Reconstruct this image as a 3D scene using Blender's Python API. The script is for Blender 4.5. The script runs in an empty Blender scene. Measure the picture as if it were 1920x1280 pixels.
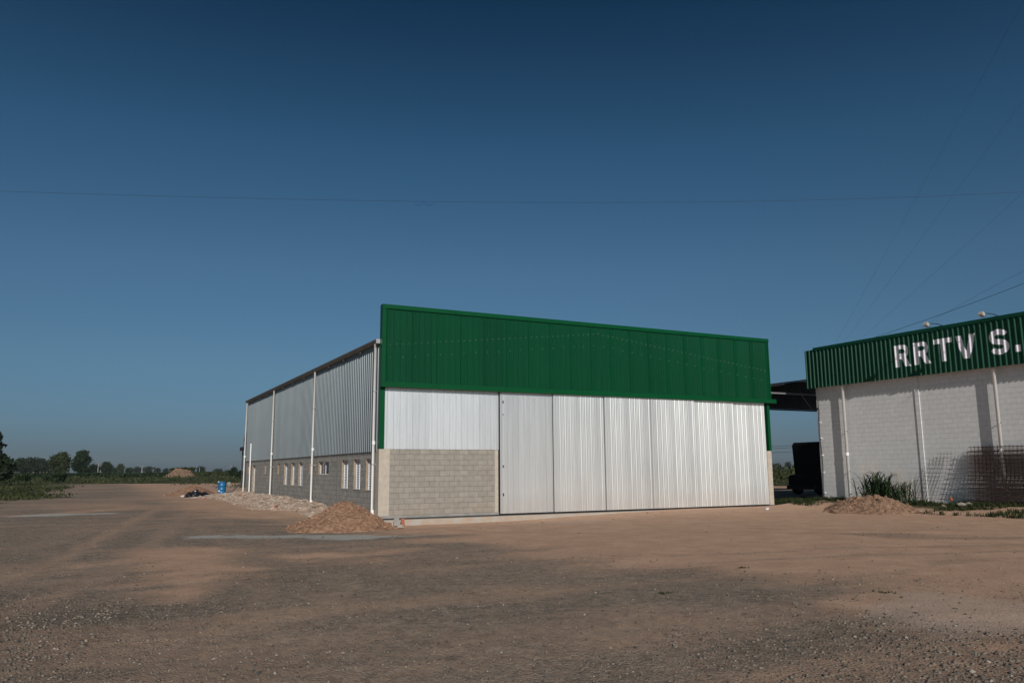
import bpy, math, random
import numpy as np
from mathutils import Matrix, Vector
rng = np.random.default_rng(7); random.seed(7)
S = bpy.context.scene
COL = S.collection
R = math.radians

# ------------------------------------------------------------------ camera
CZ = 1.75
cam = bpy.data.cameras.new('camera'); camo = bpy.data.objects.new('camera', cam); COL.objects.link(camo)
cam.sensor_width = 36; cam.lens = 28.02; cam.clip_start = .1; cam.clip_end = 9000
camo.matrix_world = Matrix.Translation((0, 0, CZ)) @ Matrix.Rotation(R(90 + 9.14), 4, 'X') @ Matrix.Rotation(-R(.414), 4, 'Z')
S.camera = camo

# ------------------------------------------------------------------ light
EL, ROT = 25.0, 168.6
w = bpy.data.worlds.new('World'); S.world = w; w.use_nodes = True
nt = w.node_tree; nt.nodes.clear()
sky = nt.nodes.new('ShaderNodeTexSky'); sky.sky_type = 'NISHITA'; sky.sun_disc = False
sky.sun_elevation = R(EL); sky.sun_rotation = R(ROT); sky.altitude = 300; sky.air_density = 1.0; sky.dust_density = 1.4; sky.ozone_density = 2.2
bg = nt.nodes.new('ShaderNodeBackground'); bg.inputs[1].default_value = .05
wo = nt.nodes.new('ShaderNodeOutputWorld')
# sky tint by height: deeper blue, and dimmed above the frame to cut ambient light
tcw = nt.nodes.new('ShaderNodeTexCoord'); spw = nt.nodes.new('ShaderNodeSeparateXYZ'); nt.links.new(tcw.outputs['Generated'], spw.inputs[0])
rw = nt.nodes.new('ShaderNodeValToRGB'); nt.links.new(spw.outputs[2], rw.inputs[0]); er = rw.color_ramp.elements
er[0].position = 0.0; er[0].color = (.48, .62, .90, 1); er[1].position = 1.0; er[1].color = (.07, .15, .26, 1)
for p_, c_ in ((.03, (.43, .61, .93)), (.12, (.50, .73, .90)), (.24, (.52, .77, .89)), (.375, (.35, .67, .80)), (.53, (.13, .36, .48)), (.7, (.08, .18, .26))):
    q_ = er.new(p_); q_.color = (*c_, 1)
mw = nt.nodes.new('ShaderNodeMix'); mw.data_type = 'RGBA'; mw.blend_type = 'MULTIPLY'; mw.inputs[0].default_value = 1
nt.links.new(sky.outputs[0], mw.inputs[6]); nt.links.new(rw.outputs[0], mw.inputs[7]); nt.links.new(mw.outputs[2], bg.inputs[0]); nt.links.new(bg.outputs[0], wo.inputs[0])
sl = bpy.data.lights.new('sun', 'SUN'); sl.energy = 3.35; sl.angle = R(.5); sl.color = (1, .95, .885)
so = bpy.data.objects.new('sun', sl); COL.objects.link(so)
az = R(ROT)
sundir = Vector((math.sin(az) * math.cos(R(EL)), math.cos(az) * math.cos(R(EL)), math.sin(R(EL))))
so.rotation_euler = sundir.to_track_quat('Z', 'Y').to_euler()
so.location = sundir * 60
S.view_settings.view_transform = 'Standard'; S.view_settings.look = 'None'; S.view_settings.exposure = 0; S.view_settings.gamma = 1
S.render.engine = 'CYCLES'

# ------------------------------------------------------------------ frames
X0, Y0, YAW = -4.882, 29.354, .4783
CY, SY = math.cos(YAW), math.sin(YAW)
def W2(u, v): return (X0 + u * CY - v * SY, Y0 + u * SY + v * CY)
def UV(x, y): return ((x - X0) * CY + (y - Y0) * SY, -(x - X0) * SY + (y - Y0) * CY)
def bear(px, Y): return Y * (px - 960) / 1494.4 * .9873

# ------------------------------------------------------------------ noise helpers (numpy)
def _h(ix, iy, s):
    n = (ix.astype(np.int64) * 374761393 + iy.astype(np.int64) * 668265263 + s * 982451653) & 0x7fffffff
    n = ((n ^ (n >> 13)) * 1274126177) & 0x7fffffff
    return ((n ^ (n >> 16)) & 0xffff) / 65535.0
def vn(x, y, s=0):
    ix = np.floor(x); iy = np.floor(y); fx = x - ix; fy = y - iy
    fx = fx * fx * (3 - 2 * fx); fy = fy * fy * (3 - 2 * fy)
    a = _h(ix, iy, s); b = _h(ix + 1, iy, s); c = _h(ix, iy + 1, s); d = _h(ix + 1, iy + 1, s)
    return a + (b - a) * fx + (c - a) * fy + (a - b - c + d) * fx * fy
def fbm(x, y, o=4, s=0):
    r = 0; a = .5; t = 0
    for i in range(o):
        r = r + a * vn(x * 2 ** i + 13.7 * i, y * 2 ** i + 7.1 * i, s + i); t += a; a *= .5
    return r / t
def sstep(a, b, x):
    t = np.clip((x - a) / (b - a), 0, 1); return t * t * (3 - 2 * t)

# ------------------------------------------------------------------ materials
def mat(name, col=(.5, .5, .5), rough=.8, metal=0.0, var=0.0, vscale=3.0, bump=0.0, bscale=40.0, spec=.5, col2=None, detail=4, vdist=None, stretch=None):
    m = bpy.data.materials.new(name); m.use_nodes = True
    t = m.node_tree; N = t.nodes; L = t.links
    b = N['Principled BSDF']; b.inputs['Roughness'].default_value = rough; b.inputs['Metallic'].default_value = metal
    b.inputs['Specular IOR Level'].default_value = spec
    b.inputs['Base Color'].default_value = (*col, 1)
    if var or bump or col2:
        tc = N.new('ShaderNodeTexCoord'); mp = N.new('ShaderNodeMapping'); L.new(tc.outputs['Object'], mp.inputs[0])
        if stretch: mp.inputs['Scale'].default_value = stretch
    if var or col2:
        n = N.new('ShaderNodeTexNoise'); n.inputs['Scale'].default_value = vscale; n.inputs['Detail'].default_value = detail
        L.new(mp.outputs[0], n.inputs['Vector'])
        mx = N.new('ShaderNodeMix'); mx.data_type = 'RGBA'
        c1 = tuple(c * (1 - var) for c in col); c2 = col2 or tuple(min(1, c * (1 + var)) for c in col)
        mx.inputs[6].default_value = (*c1, 1); mx.inputs[7].default_value = (*c2, 1)
        mr = N.new('ShaderNodeMapRange'); mr.inputs[1].default_value = .3; mr.inputs[2].default_value = .7
        L.new(n.outputs[0], mr.inputs[0]); L.new(mr.outputs[0], mx.inputs[0]); L.new(mx.outputs[2], b.inputs['Base Color'])
    if bump:
        n2 = N.new('ShaderNodeTexNoise'); n2.inputs['Scale'].default_value = bscale; n2.inputs['Detail'].default_value = 5
        L.new(mp.outputs[0], n2.inputs['Vector'])
        bp = N.new('ShaderNodeBump'); bp.inputs['Strength'].default_value = bump; bp.inputs['Distance'].default_value = vdist or .02
        L.new(n2.outputs[0], bp.inputs['Height']); L.new(bp.outputs[0], b.inputs['Normal'])
    return m

def block_mat(name, axis, c1, c2, mortar, msize=.008, bump=.5, zoff=-.15, soff=0.0, var=.12, stain=0.0):
    m = bpy.data.materials.new(name); m.use_nodes = True
    t = m.node_tree; N = t.nodes; L = t.links; b = N['Principled BSDF']; b.inputs['Roughness'].default_value = .9
    b.inputs['Specular IOR Level'].default_value = .2
    tc = N.new('ShaderNodeTexCoord'); sp = N.new('ShaderNodeSeparateXYZ'); cb = N.new('ShaderNodeCombineXYZ')
    L.new(tc.outputs['Object'], sp.inputs[0])
    a1 = N.new('ShaderNodeMath'); a1.operation = 'ADD'; a1.inputs[1].default_value = soff + 400; L.new(sp.outputs[axis], a1.inputs[0])
    a2 = N.new('ShaderNodeMath'); a2.operation = 'ADD'; a2.inputs[1].default_value = zoff + 400; L.new(sp.outputs[2], a2.inputs[0])
    # slight wobble of the courses
    nz = N.new('ShaderNodeTexNoise'); nz.inputs['Scale'].default_value = 3.5; L.new(tc.outputs['Object'], nz.inputs['Vector'])
    w1 = N.new('ShaderNodeMath'); w1.operation = 'MULTIPLY_ADD'; w1.inputs[1].default_value = .014; L.new(nz.outputs[0], w1.inputs[0]); L.new(a2.outputs[0], w1.inputs[2])
    L.new(a1.outputs[0], cb.inputs[0]); L.new(w1.outputs[0], cb.inputs[1])
    br = N.new('ShaderNodeTexBrick'); br.offset = .5; br.inputs['Scale'].default_value = 1; br.inputs['Brick Width'].default_value = .4
    br.inputs['Row Height'].default_value = .2; br.inputs['Mortar Size'].default_value = msize; br.inputs['Mortar Smooth'].default_value = .3; br.inputs['Bias'].default_value = 0
    br.inputs['Color1'].default_value = (*c1, 1); br.inputs['Color2'].default_value = (*c2, 1); br.inputs['Mortar'].default_value = (*mortar, 1)
    L.new(cb.outputs[0], br.inputs['Vector'])
    n1 = N.new('ShaderNodeTexNoise'); n1.inputs['Scale'].default_value = 5; n1.inputs['Detail'].default_value = 6; L.new(tc.outputs['Object'], n1.inputs['Vector'])
    mr = N.new('ShaderNodeMapRange'); mr.inputs[1].default_value = .3; mr.inputs[2].default_value = .7; mr.inputs[3].default_value = 1 - var; mr.inputs[4].default_value = 1 + var
    L.new(n1.outputs[0], mr.inputs[0])
    mx = N.new('ShaderNodeMix'); mx.data_type = 'RGBA'; mx.blend_type = 'MULTIPLY'; mx.inputs[0].default_value = 1
    L.new(br.outputs[0], mx.inputs[6]); L.new(mr.outputs[0], mx.inputs[7]); 
    outc = mx.outputs[2]
    if stain:   # splashed dust near the foot of the wall
        n3 = N.new('ShaderNodeTexNoise'); n3.inputs['Scale'].default_value = 2.2; n3.inputs['Detail'].default_value = 6; L.new(tc.outputs['Object'], n3.inputs['Vector'])
        m2 = N.new('ShaderNodeMath'); m2.operation = 'MULTIPLY_ADD'; m2.inputs[1].default_value = -1.6; m2.inputs[2].default_value = 0; L.new(sp.outputs[2], m2.inputs[0])
        m3 = N.new('ShaderNodeMath'); m3.operation = 'ADD'; L.new(m2.outputs[0], m3.inputs[0]); L.new(n3.outputs[0], m3.inputs[1])
        r3 = N.new('ShaderNodeMapRange'); r3.inputs[1].default_value = -.6; r3.inputs[2].default_value = .5; r3.inputs[3].default_value = 0; r3.inputs[4].default_value = stain
        L.new(m3.outputs[0], r3.inputs[0])
        mx2 = N.new('ShaderNodeMix'); mx2.data_type = 'RGBA'; mx2.inputs[7].default_value = (.33, .22, .15, 1); L.new(r3.outputs[0], mx2.inputs[0]); L.new(outc, mx2.inputs[6]); outc = mx2.outputs[2]
    L.new(outc, b.inputs['Base Color'])
    n2 = N.new('ShaderNodeTexNoise'); n2.inputs['Scale'].default_value = 90; n2.inputs['Detail'].default_value = 3; L.new(tc.outputs['Object'], n2.inputs['Vector'])
    ad = N.new('ShaderNodeMath'); ad.operation = 'MULTIPLY_ADD'; ad.inputs[1].default_value = -1.0; L.new(br.outputs['Fac'], ad.inputs[0])
    ml = N.new('ShaderNodeMath'); ml.operation = 'MULTIPLY'; ml.inputs[1].default_value = .35; L.new(n2.outputs[0], ml.inputs[0]); L.new(ml.outputs[0], ad.inputs[2])
    bp = N.new('ShaderNodeBump'); bp.inputs['Strength'].default_value = bump; bp.inputs['Distance'].default_value = .008
    L.new(ad.outputs[0], bp.inputs['Height']); L.new(bp.outputs[0], b.inputs['Normal'])
    return m

def sheet_mat(name, col, axis, rough, metal, var=.05, streak=.1, width=1.0, off=0.0, bands=0.0, spec=.5, bump=.12, dust=0.0):
    """painted / zinc coated sheet: every sheet of the cladding slightly different, faint vertical streaks"""
    m = bpy.data.materials.new(name); m.use_nodes = True
    t = m.node_tree; N = t.nodes; L = t.links; b = N['Principled BSDF']; b.inputs['Metallic'].default_value = metal; b.inputs['Specular IOR Level'].default_value = spec
    tc = N.new('ShaderNodeTexCoord'); sp = N.new('ShaderNodeSeparateXYZ'); L.new(tc.outputs['Object'], sp.inputs[0])
    d = N.new('ShaderNodeMath'); d.operation = 'MULTIPLY_ADD'; d.inputs[1].default_value = 1 / width; d.inputs[2].default_value = off; L.new(sp.outputs[axis], d.inputs[0])
    fl = N.new('ShaderNodeMath'); fl.operation = 'FLOOR'; L.new(d.outputs[0], fl.inputs[0])
    wn = N.new('ShaderNodeTexWhiteNoise'); wn.noise_dimensions = '1D'; L.new(fl.outputs[0], wn.inputs['W'])
    mp = N.new('ShaderNodeMapping'); mp.inputs['Scale'].default_value = (9, 9, .5); L.new(tc.outputs['Object'], mp.inputs[0])
    ns = N.new('ShaderNodeTexNoise'); ns.inputs['Scale'].default_value = 1.3; ns.inputs['Detail'].default_value = 5; L.new(mp.outputs[0], ns.inputs['Vector'])
    a = N.new('ShaderNodeMapRange'); a.inputs[3].default_value = 1 - var; a.inputs[4].default_value = 1 + var; L.new(wn.outputs['Value'], a.inputs[0])
    s = N.new('ShaderNodeMapRange'); s.inputs[1].default_value = .3; s.inputs[2].default_value = .7; s.inputs[3].default_value = 1 - streak; s.inputs[4].default_value = 1 + streak; L.new(ns.outputs[0], s.inputs[0])
    mu = N.new('ShaderNodeMath'); mu.operation = 'MULTIPLY'; L.new(a.outputs[0], mu.inputs[0]); L.new(s.outputs[0], mu.inputs[1])
    mx = N.new('ShaderNodeMix'); mx.data_type = 'RGBA'; mx.blend_type = 'MULTIPLY'; mx.inputs[0].default_value = 1; mx.inputs[6].default_value = (*col, 1)
    L.new(mu.outputs[0], mx.inputs[7]); outc = mx.outputs[2]
    if dust:
        dn = N.new('ShaderNodeTexNoise'); dn.inputs['Scale'].default_value = 3; dn.inputs['Detail'].default_value = 6; L.new(tc.outputs['Object'], dn.inputs['Vector'])
        dz = N.new('ShaderNodeMath'); dz.operation = 'MULTIPLY_ADD'; dz.inputs[1].default_value = -1.3; L.new(sp.outputs[2], dz.inputs[0]); L.new(dn.outputs[0], dz.inputs[2])
        dr_ = N.new('ShaderNodeMapRange'); dr_.inputs[1].default_value = -.7; dr_.inputs[2].default_value = .5; dr_.inputs[4].default_value = dust; L.new(dz.outputs[0], dr_.inputs[0])
        dm = N.new('ShaderNodeMix'); dm.data_type = 'RGBA'; dm.inputs[7].default_value = (.42, .29, .20, 1); L.new(dr_.outputs[0], dm.inputs[0]); L.new(outc, dm.inputs[6]); outc = dm.outputs[2]
    L.new(outc, b.inputs['Base Color'])
    rr = N.new('ShaderNodeMapRange'); rr.inputs[3].default_value = rough - .05; rr.inputs[4].default_value = rough + .06; L.new(ns.outputs[0], rr.inputs[0]); L.new(rr.outputs[0], b.inputs['Roughness'])
    n2 = N.new('ShaderNodeTexNoise'); n2.inputs['Scale'].default_value = 2.5; n2.inputs['Detail'].default_value = 2; L.new(tc.outputs['Object'], n2.inputs['Vector'])
    bp = N.new('ShaderNodeBump'); bp.inputs['Strength'].default_value = bump; bp.inputs['Distance'].default_value = .012; L.new(n2.outputs[0], bp.inputs['Height']); L.new(bp.outputs[0], b.inputs['Normal'])
    return m

M = {}
M['block_front'] = block_mat('grey_block_front', 0, (.315, .29, .255), (.28, .258, .226), (.19, .168, .145), zoff=-.15, msize=.009, var=.1, stain=.22)
M['block_side'] = block_mat('grey_block_side', 1, (.40, .385, .355), (.33, .318, .292), (.20, .19, .175), zoff=-.15, msize=.009, var=.16, stain=.3)
M['block_white'] = block_mat('white_painted_block', 1, (.70, .70, .70), (.67, .67, .67), (.58, .58, .58), zoff=-.1, msize=.006, bump=.9, var=.05, stain=.12)
M['concrete'] = mat('pale_concrete', (.47, .41, .345), .9, var=.1, vscale=6, bump=.4, bscale=60)
M['concrete_dark'] = mat('weathered_concrete', (.27, .255, .24), .9, var=.15, vscale=4, bump=.4, bscale=50)
M['slab'] = mat('apron_concrete', (.50, .48, .44), .9, var=.18, vscale=2.5, bump=.3, bscale=40, col2=(.40, .30, .22))
M['white_sheet'] = sheet_mat('zinc_sheet_bright', (.86, .88, .90), 0, .33, .6, bump=.02, var=.05, streak=.03, width=1.0)
M['door_sheet'] = sheet_mat('zinc_sheet_door', (.80, .81, .81), 0, .30, .65, bump=.02, dust=.2, var=.06, streak=.03, width=1.01, off=.3)
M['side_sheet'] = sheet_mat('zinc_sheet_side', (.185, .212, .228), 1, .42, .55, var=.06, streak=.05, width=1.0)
M['green'] = sheet_mat('green_painted_sheet', (.0008, .053, .019), 0, .30, 0, var=.07, streak=.04, width=1.0, spec=.34, bump=.02)
M['green_b'] = sheet_mat('green_painted_sheet_dark', (.003, .055, .028), 1, .45, 0, var=.06, streak=.1, width=1.0, spec=.25)
M['green_trim'] = mat('green_trim', (.0015, .066, .022), .4, spec=.15, var=.06, vscale=2)
M['zinc'] = mat('galvanised_steel', (.42, .43, .44), .45, .7, var=.1, vscale=8)
M['gutter'] = mat('gutter_sheet', (.22, .22, .21), .5, .4, var=.15, vscale=3)
M['pvc'] = mat('white_pvc', (.86, .855, .84), .4, var=.04, vscale=2)
M['white_paint'] = mat('white_frame_paint', (.8, .82, .84), .4)
M['slat'] = mat('white_shutter', (.72, .76, .82), .5)
M['dark'] = mat('dark_steel', (.02, .02, .022), .6, var=.2)
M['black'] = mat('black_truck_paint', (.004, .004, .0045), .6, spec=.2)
M['tyre'] = mat('tyre_rubber', (.008, .008, .008), .9)
M['glass'] = mat('window_glass', (.02, .03, .04), .05, 0, spec=.8)
M['roof'] = mat('roof_sheet', (.30, .31, .32), .5, .4, var=.1)
M['letter'] = mat('white_lettering', (.70, .69, .74), .55, var=.03, vscale=6)
M['dirt'] = mat('reddish_dirt', (.30, .165, .105), 1, var=.3, vscale=9, bump=1.0, bscale=34, col2=(.40, .25, .165), spec=.1, vdist=.04)
M['dirt_dark'] = mat('clumpy_brown_soil', (.27, .155, .10), 1, var=.3, vscale=6, bump=1.0, bscale=22, col2=(.36, .235, .165), spec=.1, vdist=.05)
M['clod'] = mat('dirt_clod', (.38, .23, .155), 1, var=.25, vscale=9, bump=.4, bscale=30, spec=.1)
M['clod_dark'] = mat('brown_soil_clod', (.26, .155, .105), 1, var=.3, vscale=9, bump=.5, bscale=30, spec=.1)
M['rubble'] = mat('cement_rubble', (.42, .315, .245), 1, var=.3, vscale=3, bump=.5, bscale=30, spec=.1)
M['brick'] = mat('red_brick', (.35, .11, .06), .95, var=.2, vscale=20, bump=.3)
M['blue'] = mat('blue_drum_paint', (.012, .13, .30), .4, var=.15, vscale=5)
M['blue_dark'] = mat('dark_blue_plastic', (.01, .03, .06), .35)
M['hose'] = mat('blue_hose', (.03, .08, .2), .5)
M['tarp'] = mat('black_plastic_sheet', (.012, .012, .014), .35, bump=.5, bscale=6)
M['rag'] = mat('white_plastic_bag', (.75, .73, .72), .6)
M['bark'] = mat('bark', (.09, .07, .05), .95, var=.3, vscale=4)
M['bark_pale'] = mat('pale_bark', (.30, .27, .22), .95, var=.3, vscale=4)
M['leaf'] = mat('tree_leaves', (.018, .033, .012), .6, var=.35, vscale=.6, spec=.15)
M['leaf_b'] = mat('tree_leaves_olive', (.040, .052, .020), .6, var=.35, vscale=.5, spec=.15)
M['leaf_far'] = mat('far_leaves', (.022, .032, .018), .7, var=.3, vscale=.3, spec=.1)
M['weed'] = mat('field_weeds', (.030, .046, .016), .7, var=.4, vscale=.12, spec=.1, col2=(.070, .080, .034))
M['grass'] = mat('low_grass', (.026, .042, .014), .7, var=.4, vscale=1.5, spec=.1, col2=(.055, .066, .026))
M['reed'] = mat('reed_blades', (.022, .045, .016), .6, var=.3, vscale=3, spec=.2)
M['seed'] = mat('dry_seed_heads', (.50, .42, .34), .9)
M['rust'] = mat('rusty_steel', (.075, .038, .028), .85, 0, spec=.15, var=.3, vscale=6)
M['pole'] = mat('utility_pole', (.42, .41, .39), .9)
M['pole_dark'] = mat('weathered_pole', (.13, .11, .10), .9)
M['cable'] = mat('cable_sheath', (.025, .03, .035), .6)
M['wood'] = mat('weathered_board', (.50, .44, .38), .9, var=.15, vscale=5)
M['screw'] = mat('zinc_screw', (.62, .63, .62), .5)
M['lamp_white'] = mat('lamp_housing', (.40, .39, .36), .5)
M['field_far'] = None

# ------------------------------------------------------------------ mesh builder
class MB:
    def __init__(s): s.V = []; s.F = []; s.Mi = []; s.n = 0
    def add(s, v, f, mi=0):
        v = np.asarray(v, float).reshape(-1, 3); s.V.append(v)
        for q in f: s.F.append(tuple(int(i) + s.n for i in q)); s.Mi.append(mi)
        s.n += len(v); return s
    def box(s, x0, x1, y0, y1, z0, z1, mi=0):
        v = [(x, y, z) for x in (x0, x1) for y in (y0, y1) for z in (z0, z1)]
        return s.add(v, [(0, 1, 3, 2), (4, 6, 7, 5), (0, 4, 5, 1), (2, 3, 7, 6), (0, 2, 6, 4), (1, 5, 7, 3)], mi)
    def obox(s, c, ax, ay, az, mi=0):     # oriented box, half axes
        c, ax, ay, az = map(np.array, (c, ax, ay, az))
        v = [c + i * ax + j * ay + k * az for i in (-1, 1) for j in (-1, 1) for k in (-1, 1)]
        return s.add(v, [(0, 1, 3, 2), (4, 6, 7, 5), (0, 4, 5, 1), (2, 3, 7, 6), (0, 2, 6, 4), (1, 5, 7, 3)], mi)
    def tube(s, pts, r, n=8, mi=0, cap=True):
        pts = [np.array(p, float) for p in pts]; rs = r if hasattr(r, '__len__') else [r] * len(pts)
        V = []; F = []
        for i, p in enumerate(pts):
            d = pts[min(i + 1, len(pts) - 1)] - pts[max(i - 1, 0)]; d /= np.linalg.norm(d) + 1e-9
            a = np.cross(d, (0, 0, 1.)) if abs(d[2]) < .95 else np.cross(d, (1., 0, 0)); a /= np.linalg.norm(a); b = np.cross(d, a)
            for k in range(n):
                t = 2 * math.pi * k / n; V.append(p + rs[i] * (math.cos(t) * a + math.sin(t) * b))
        for i in range(len(pts) - 1):
            for k in range(n):
                F.append((i * n + k, i * n + (k + 1) % n, (i + 1) * n + (k + 1) % n, (i + 1) * n + k))
        if cap: F.append(tuple(range(n))); F.append(tuple(range((len(pts) - 1) * n, len(pts) * n)))
        return s.add(V, F, mi)
    def lathe(s, c, prof, n=20, mi=0):
        V = []; F = []
        for r, z in prof:
            for k in range(n): t = 2 * math.pi * k / n; V.append((c[0] + r * math.cos(t), c[1] + r * math.sin(t), c[2] + z))
        for i in range(len(prof) - 1):
            for k in range(n): F.append((i * n + k, i * n + (k + 1) % n, (i + 1) * n + (k + 1) % n, (i + 1) * n + k))
        return s.add(V, F, mi)
    def rock(s, c, r, mi=0, sub=False):
        v = np.array([(1, 0, 0), (-1, 0, 0), (0, 1, 0), (0, -1, 0), (0, 0, 1), (0, 0, -1), (.6, .6, .6), (-.6, .6, .6), (.6, -.6, .6), (-.6, -.6, .6)], float)
        v = v * (.7 + .5 * rng.random((10, 1))) * np.array(r) ; a = rng.random() * 6.28
        x = v[:, 0] * math.cos(a) - v[:, 1] * math.sin(a); y = v[:, 0] * math.sin(a) + v[:, 1] * math.cos(a)
        v = np.stack([x, y, v[:, 2]], 1) + np.array(c)
        f = [(4, 6, 7), (4, 7, 9), (4, 9, 8), (4, 8, 6), (0, 6, 8), (2, 7, 6), (1, 9, 7), (3, 8, 9), (0, 2, 6), (2, 1, 7), (1, 3, 9), (3, 0, 8), (5, 2, 0), (5, 1, 2), (5, 3, 1), (5, 0, 3)]
        return s.add(v, f, mi)

def link_mesh(name, V, F, mats, Mi=None, smooth=False):
    me = bpy.data.meshes.new(name)
    if isinstance(F, np.ndarray):
        k = F.shape[1]; me.vertices.add(len(V)); me.vertices.foreach_set('co', np.asarray(V, np.float32).ravel())
        me.loops.add(F.size); me.loops.foreach_set('vertex_index', F.astype(np.int32).ravel())
        me.polygons.add(len(F)); me.polygons.foreach_set('loop_start', np.arange(0, F.size, k, dtype=np.int32))
        me.polygons.foreach_set('loop_total', np.full(len(F), k, dtype=np.int32)); me.update(calc_edges=True); me.validate()
    else:
        me.from_pydata([tuple(map(float, v)) for v in V], [], F)
    for m in (mats if isinstance(mats, (list, tuple)) else [mats]): me.materials.append(m)
    if Mi is not None and len(Mi) == len(me.polygons): me.polygons.foreach_set('material_index', np.array(Mi, np.int32))
    if smooth: me.polygons.foreach_set('use_smooth', np.ones(len(me.polygons), bool))
    me.update()
    o = bpy.data.objects.new(name, me); COL.objects.link(o); return o

def tag(o, label=None, cat=None, group=None, kind=None):
    if label: o['label'] = label
    if cat: o['category'] = cat
    if group: o['group'] = group
    if kind: o['kind'] = kind
    return o

class Thing:
    """an Empty at the base; frame 'uv' follows the buildings' axes, 'xy' the world"""
    def __init__(s, name, label, cat, o=(0, 0, 0), group=None, frame='uv'):
        s.o = np.array(o, float); e = bpy.data.objects.new(name, None); e.empty_display_size = .3; COL.objects.link(e); s.e = e; s.frame = frame
        if frame == 'uv': x, y = W2(o[0], o[1]); e.location = (x, y, o[2]); e.rotation_euler = (0, 0, YAW)
        else: e.location = o
        tag(e, label, cat, group)
    def part(s, name, mb, m, parent=None, smooth=False, label=None, kind=None):
        V = np.concatenate(mb.V) - s.o if mb.V else np.zeros((0, 3))
        o = link_mesh(name, V, mb.F, m, mb.Mi, smooth); o.parent = parent or s.e
        tag(o, label, None, None, kind); return o

def single(name, mb, m, label, cat, o=(0, 0, 0), group=None, frame='uv', smooth=False, kind=None):
    V = np.concatenate(mb.V) - np.array(o)
    ob = link_mesh(name, V, mb.F, m, mb.Mi, smooth)
    if frame == 'uv': x, y = W2(o[0], o[1]); ob.location = (x, y, o[2]); ob.rotation_euler = (0, 0, YAW)
    else: ob.location = o
    return tag(ob, label, cat, group, kind)

def copy_tree(o, parent=None, new=None):
    c = o.copy(); COL.objects.link(c); c.parent = parent
    for ch in list(o.children): copy_tree(ch, c)
    return c

# ------------------------------------------------------------------ ground
def ground_z(x, y):
    u, v = UV(x, y)
    z = -.20 * sstep(-6, 0, u) * (1 - sstep(3, 14, u)) * sstep(-6, -1, v) * (1 - sstep(2, 10, v)) + \
        .10 * (1 - sstep(-1, 0.2, -u + 0) * 0) * sstep(-3, -.3, u) * (1 - sstep(.3, 2, u)) * sstep(4, 12, v) * (1 - sstep(28, 34, v))
    z = z + .28 * sstep(17.6, 20.6, u) * (1 - sstep(-1.2, .2, v)) * sstep(-34, -26, v)
    z = z + .12 * sstep(20, 22, u) * sstep(-1.2, .2, v) * (1 - sstep(18, 26, v))
    inside = (u > .3) & (u < 19) & (v > .5) & (v < 28.8)
    z = np.where(inside, -.3, z)
    d = np.hypot(x, y)
    z = z + (fbm(x * .35, y * .35, 3, 3) - .5) * .07 * (1 - sstep(60, 120, d)) + (fbm(x * 2.2, y * 2.2, 3, 9) - .5) * .022 * (1 - sstep(25, 50, d))
    return z
def poly_d(x, y, P):      # signed distance-like to polygon (positive inside)
    P = np.array(P, float); n = len(P); d = np.full(x.shape, 1e9); ins = np.zeros(x.shape, bool)
    for i in range(n):
        a = P[i]; b = P[(i + 1) % n]; e = b - a
        t = np.clip(((x - a[0]) * e[0] + (y - a[1]) * e[1]) / (e @ e), 0, 1)
        d = np.minimum(d, np.hypot(x - a[0] - t * e[0], y - a[1] - t * e[1]))
        c = ((a[1] > y) != (b[1] > y)) & (x < (b[0] - a[0]) * (y - a[1]) / (b[1] - a[1] + 1e-12) + a[0]); ins ^= c
    return np.where(ins, d, -d)
FIELD = [(-60, 20), (-25, 37.5), (-26, 41), (-31, 49.5), (-33.6, 58), (-46, 80), (-57, 104), (-63, 112), (-70, 128), (-66, 129), (-44.5, 127), (-20, 128), (20, 118), (27, 78), (60, 84), (400, 120), (3000, 600), (3000, 4000), (-3000, 4000), (-3000, 20)]
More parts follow.
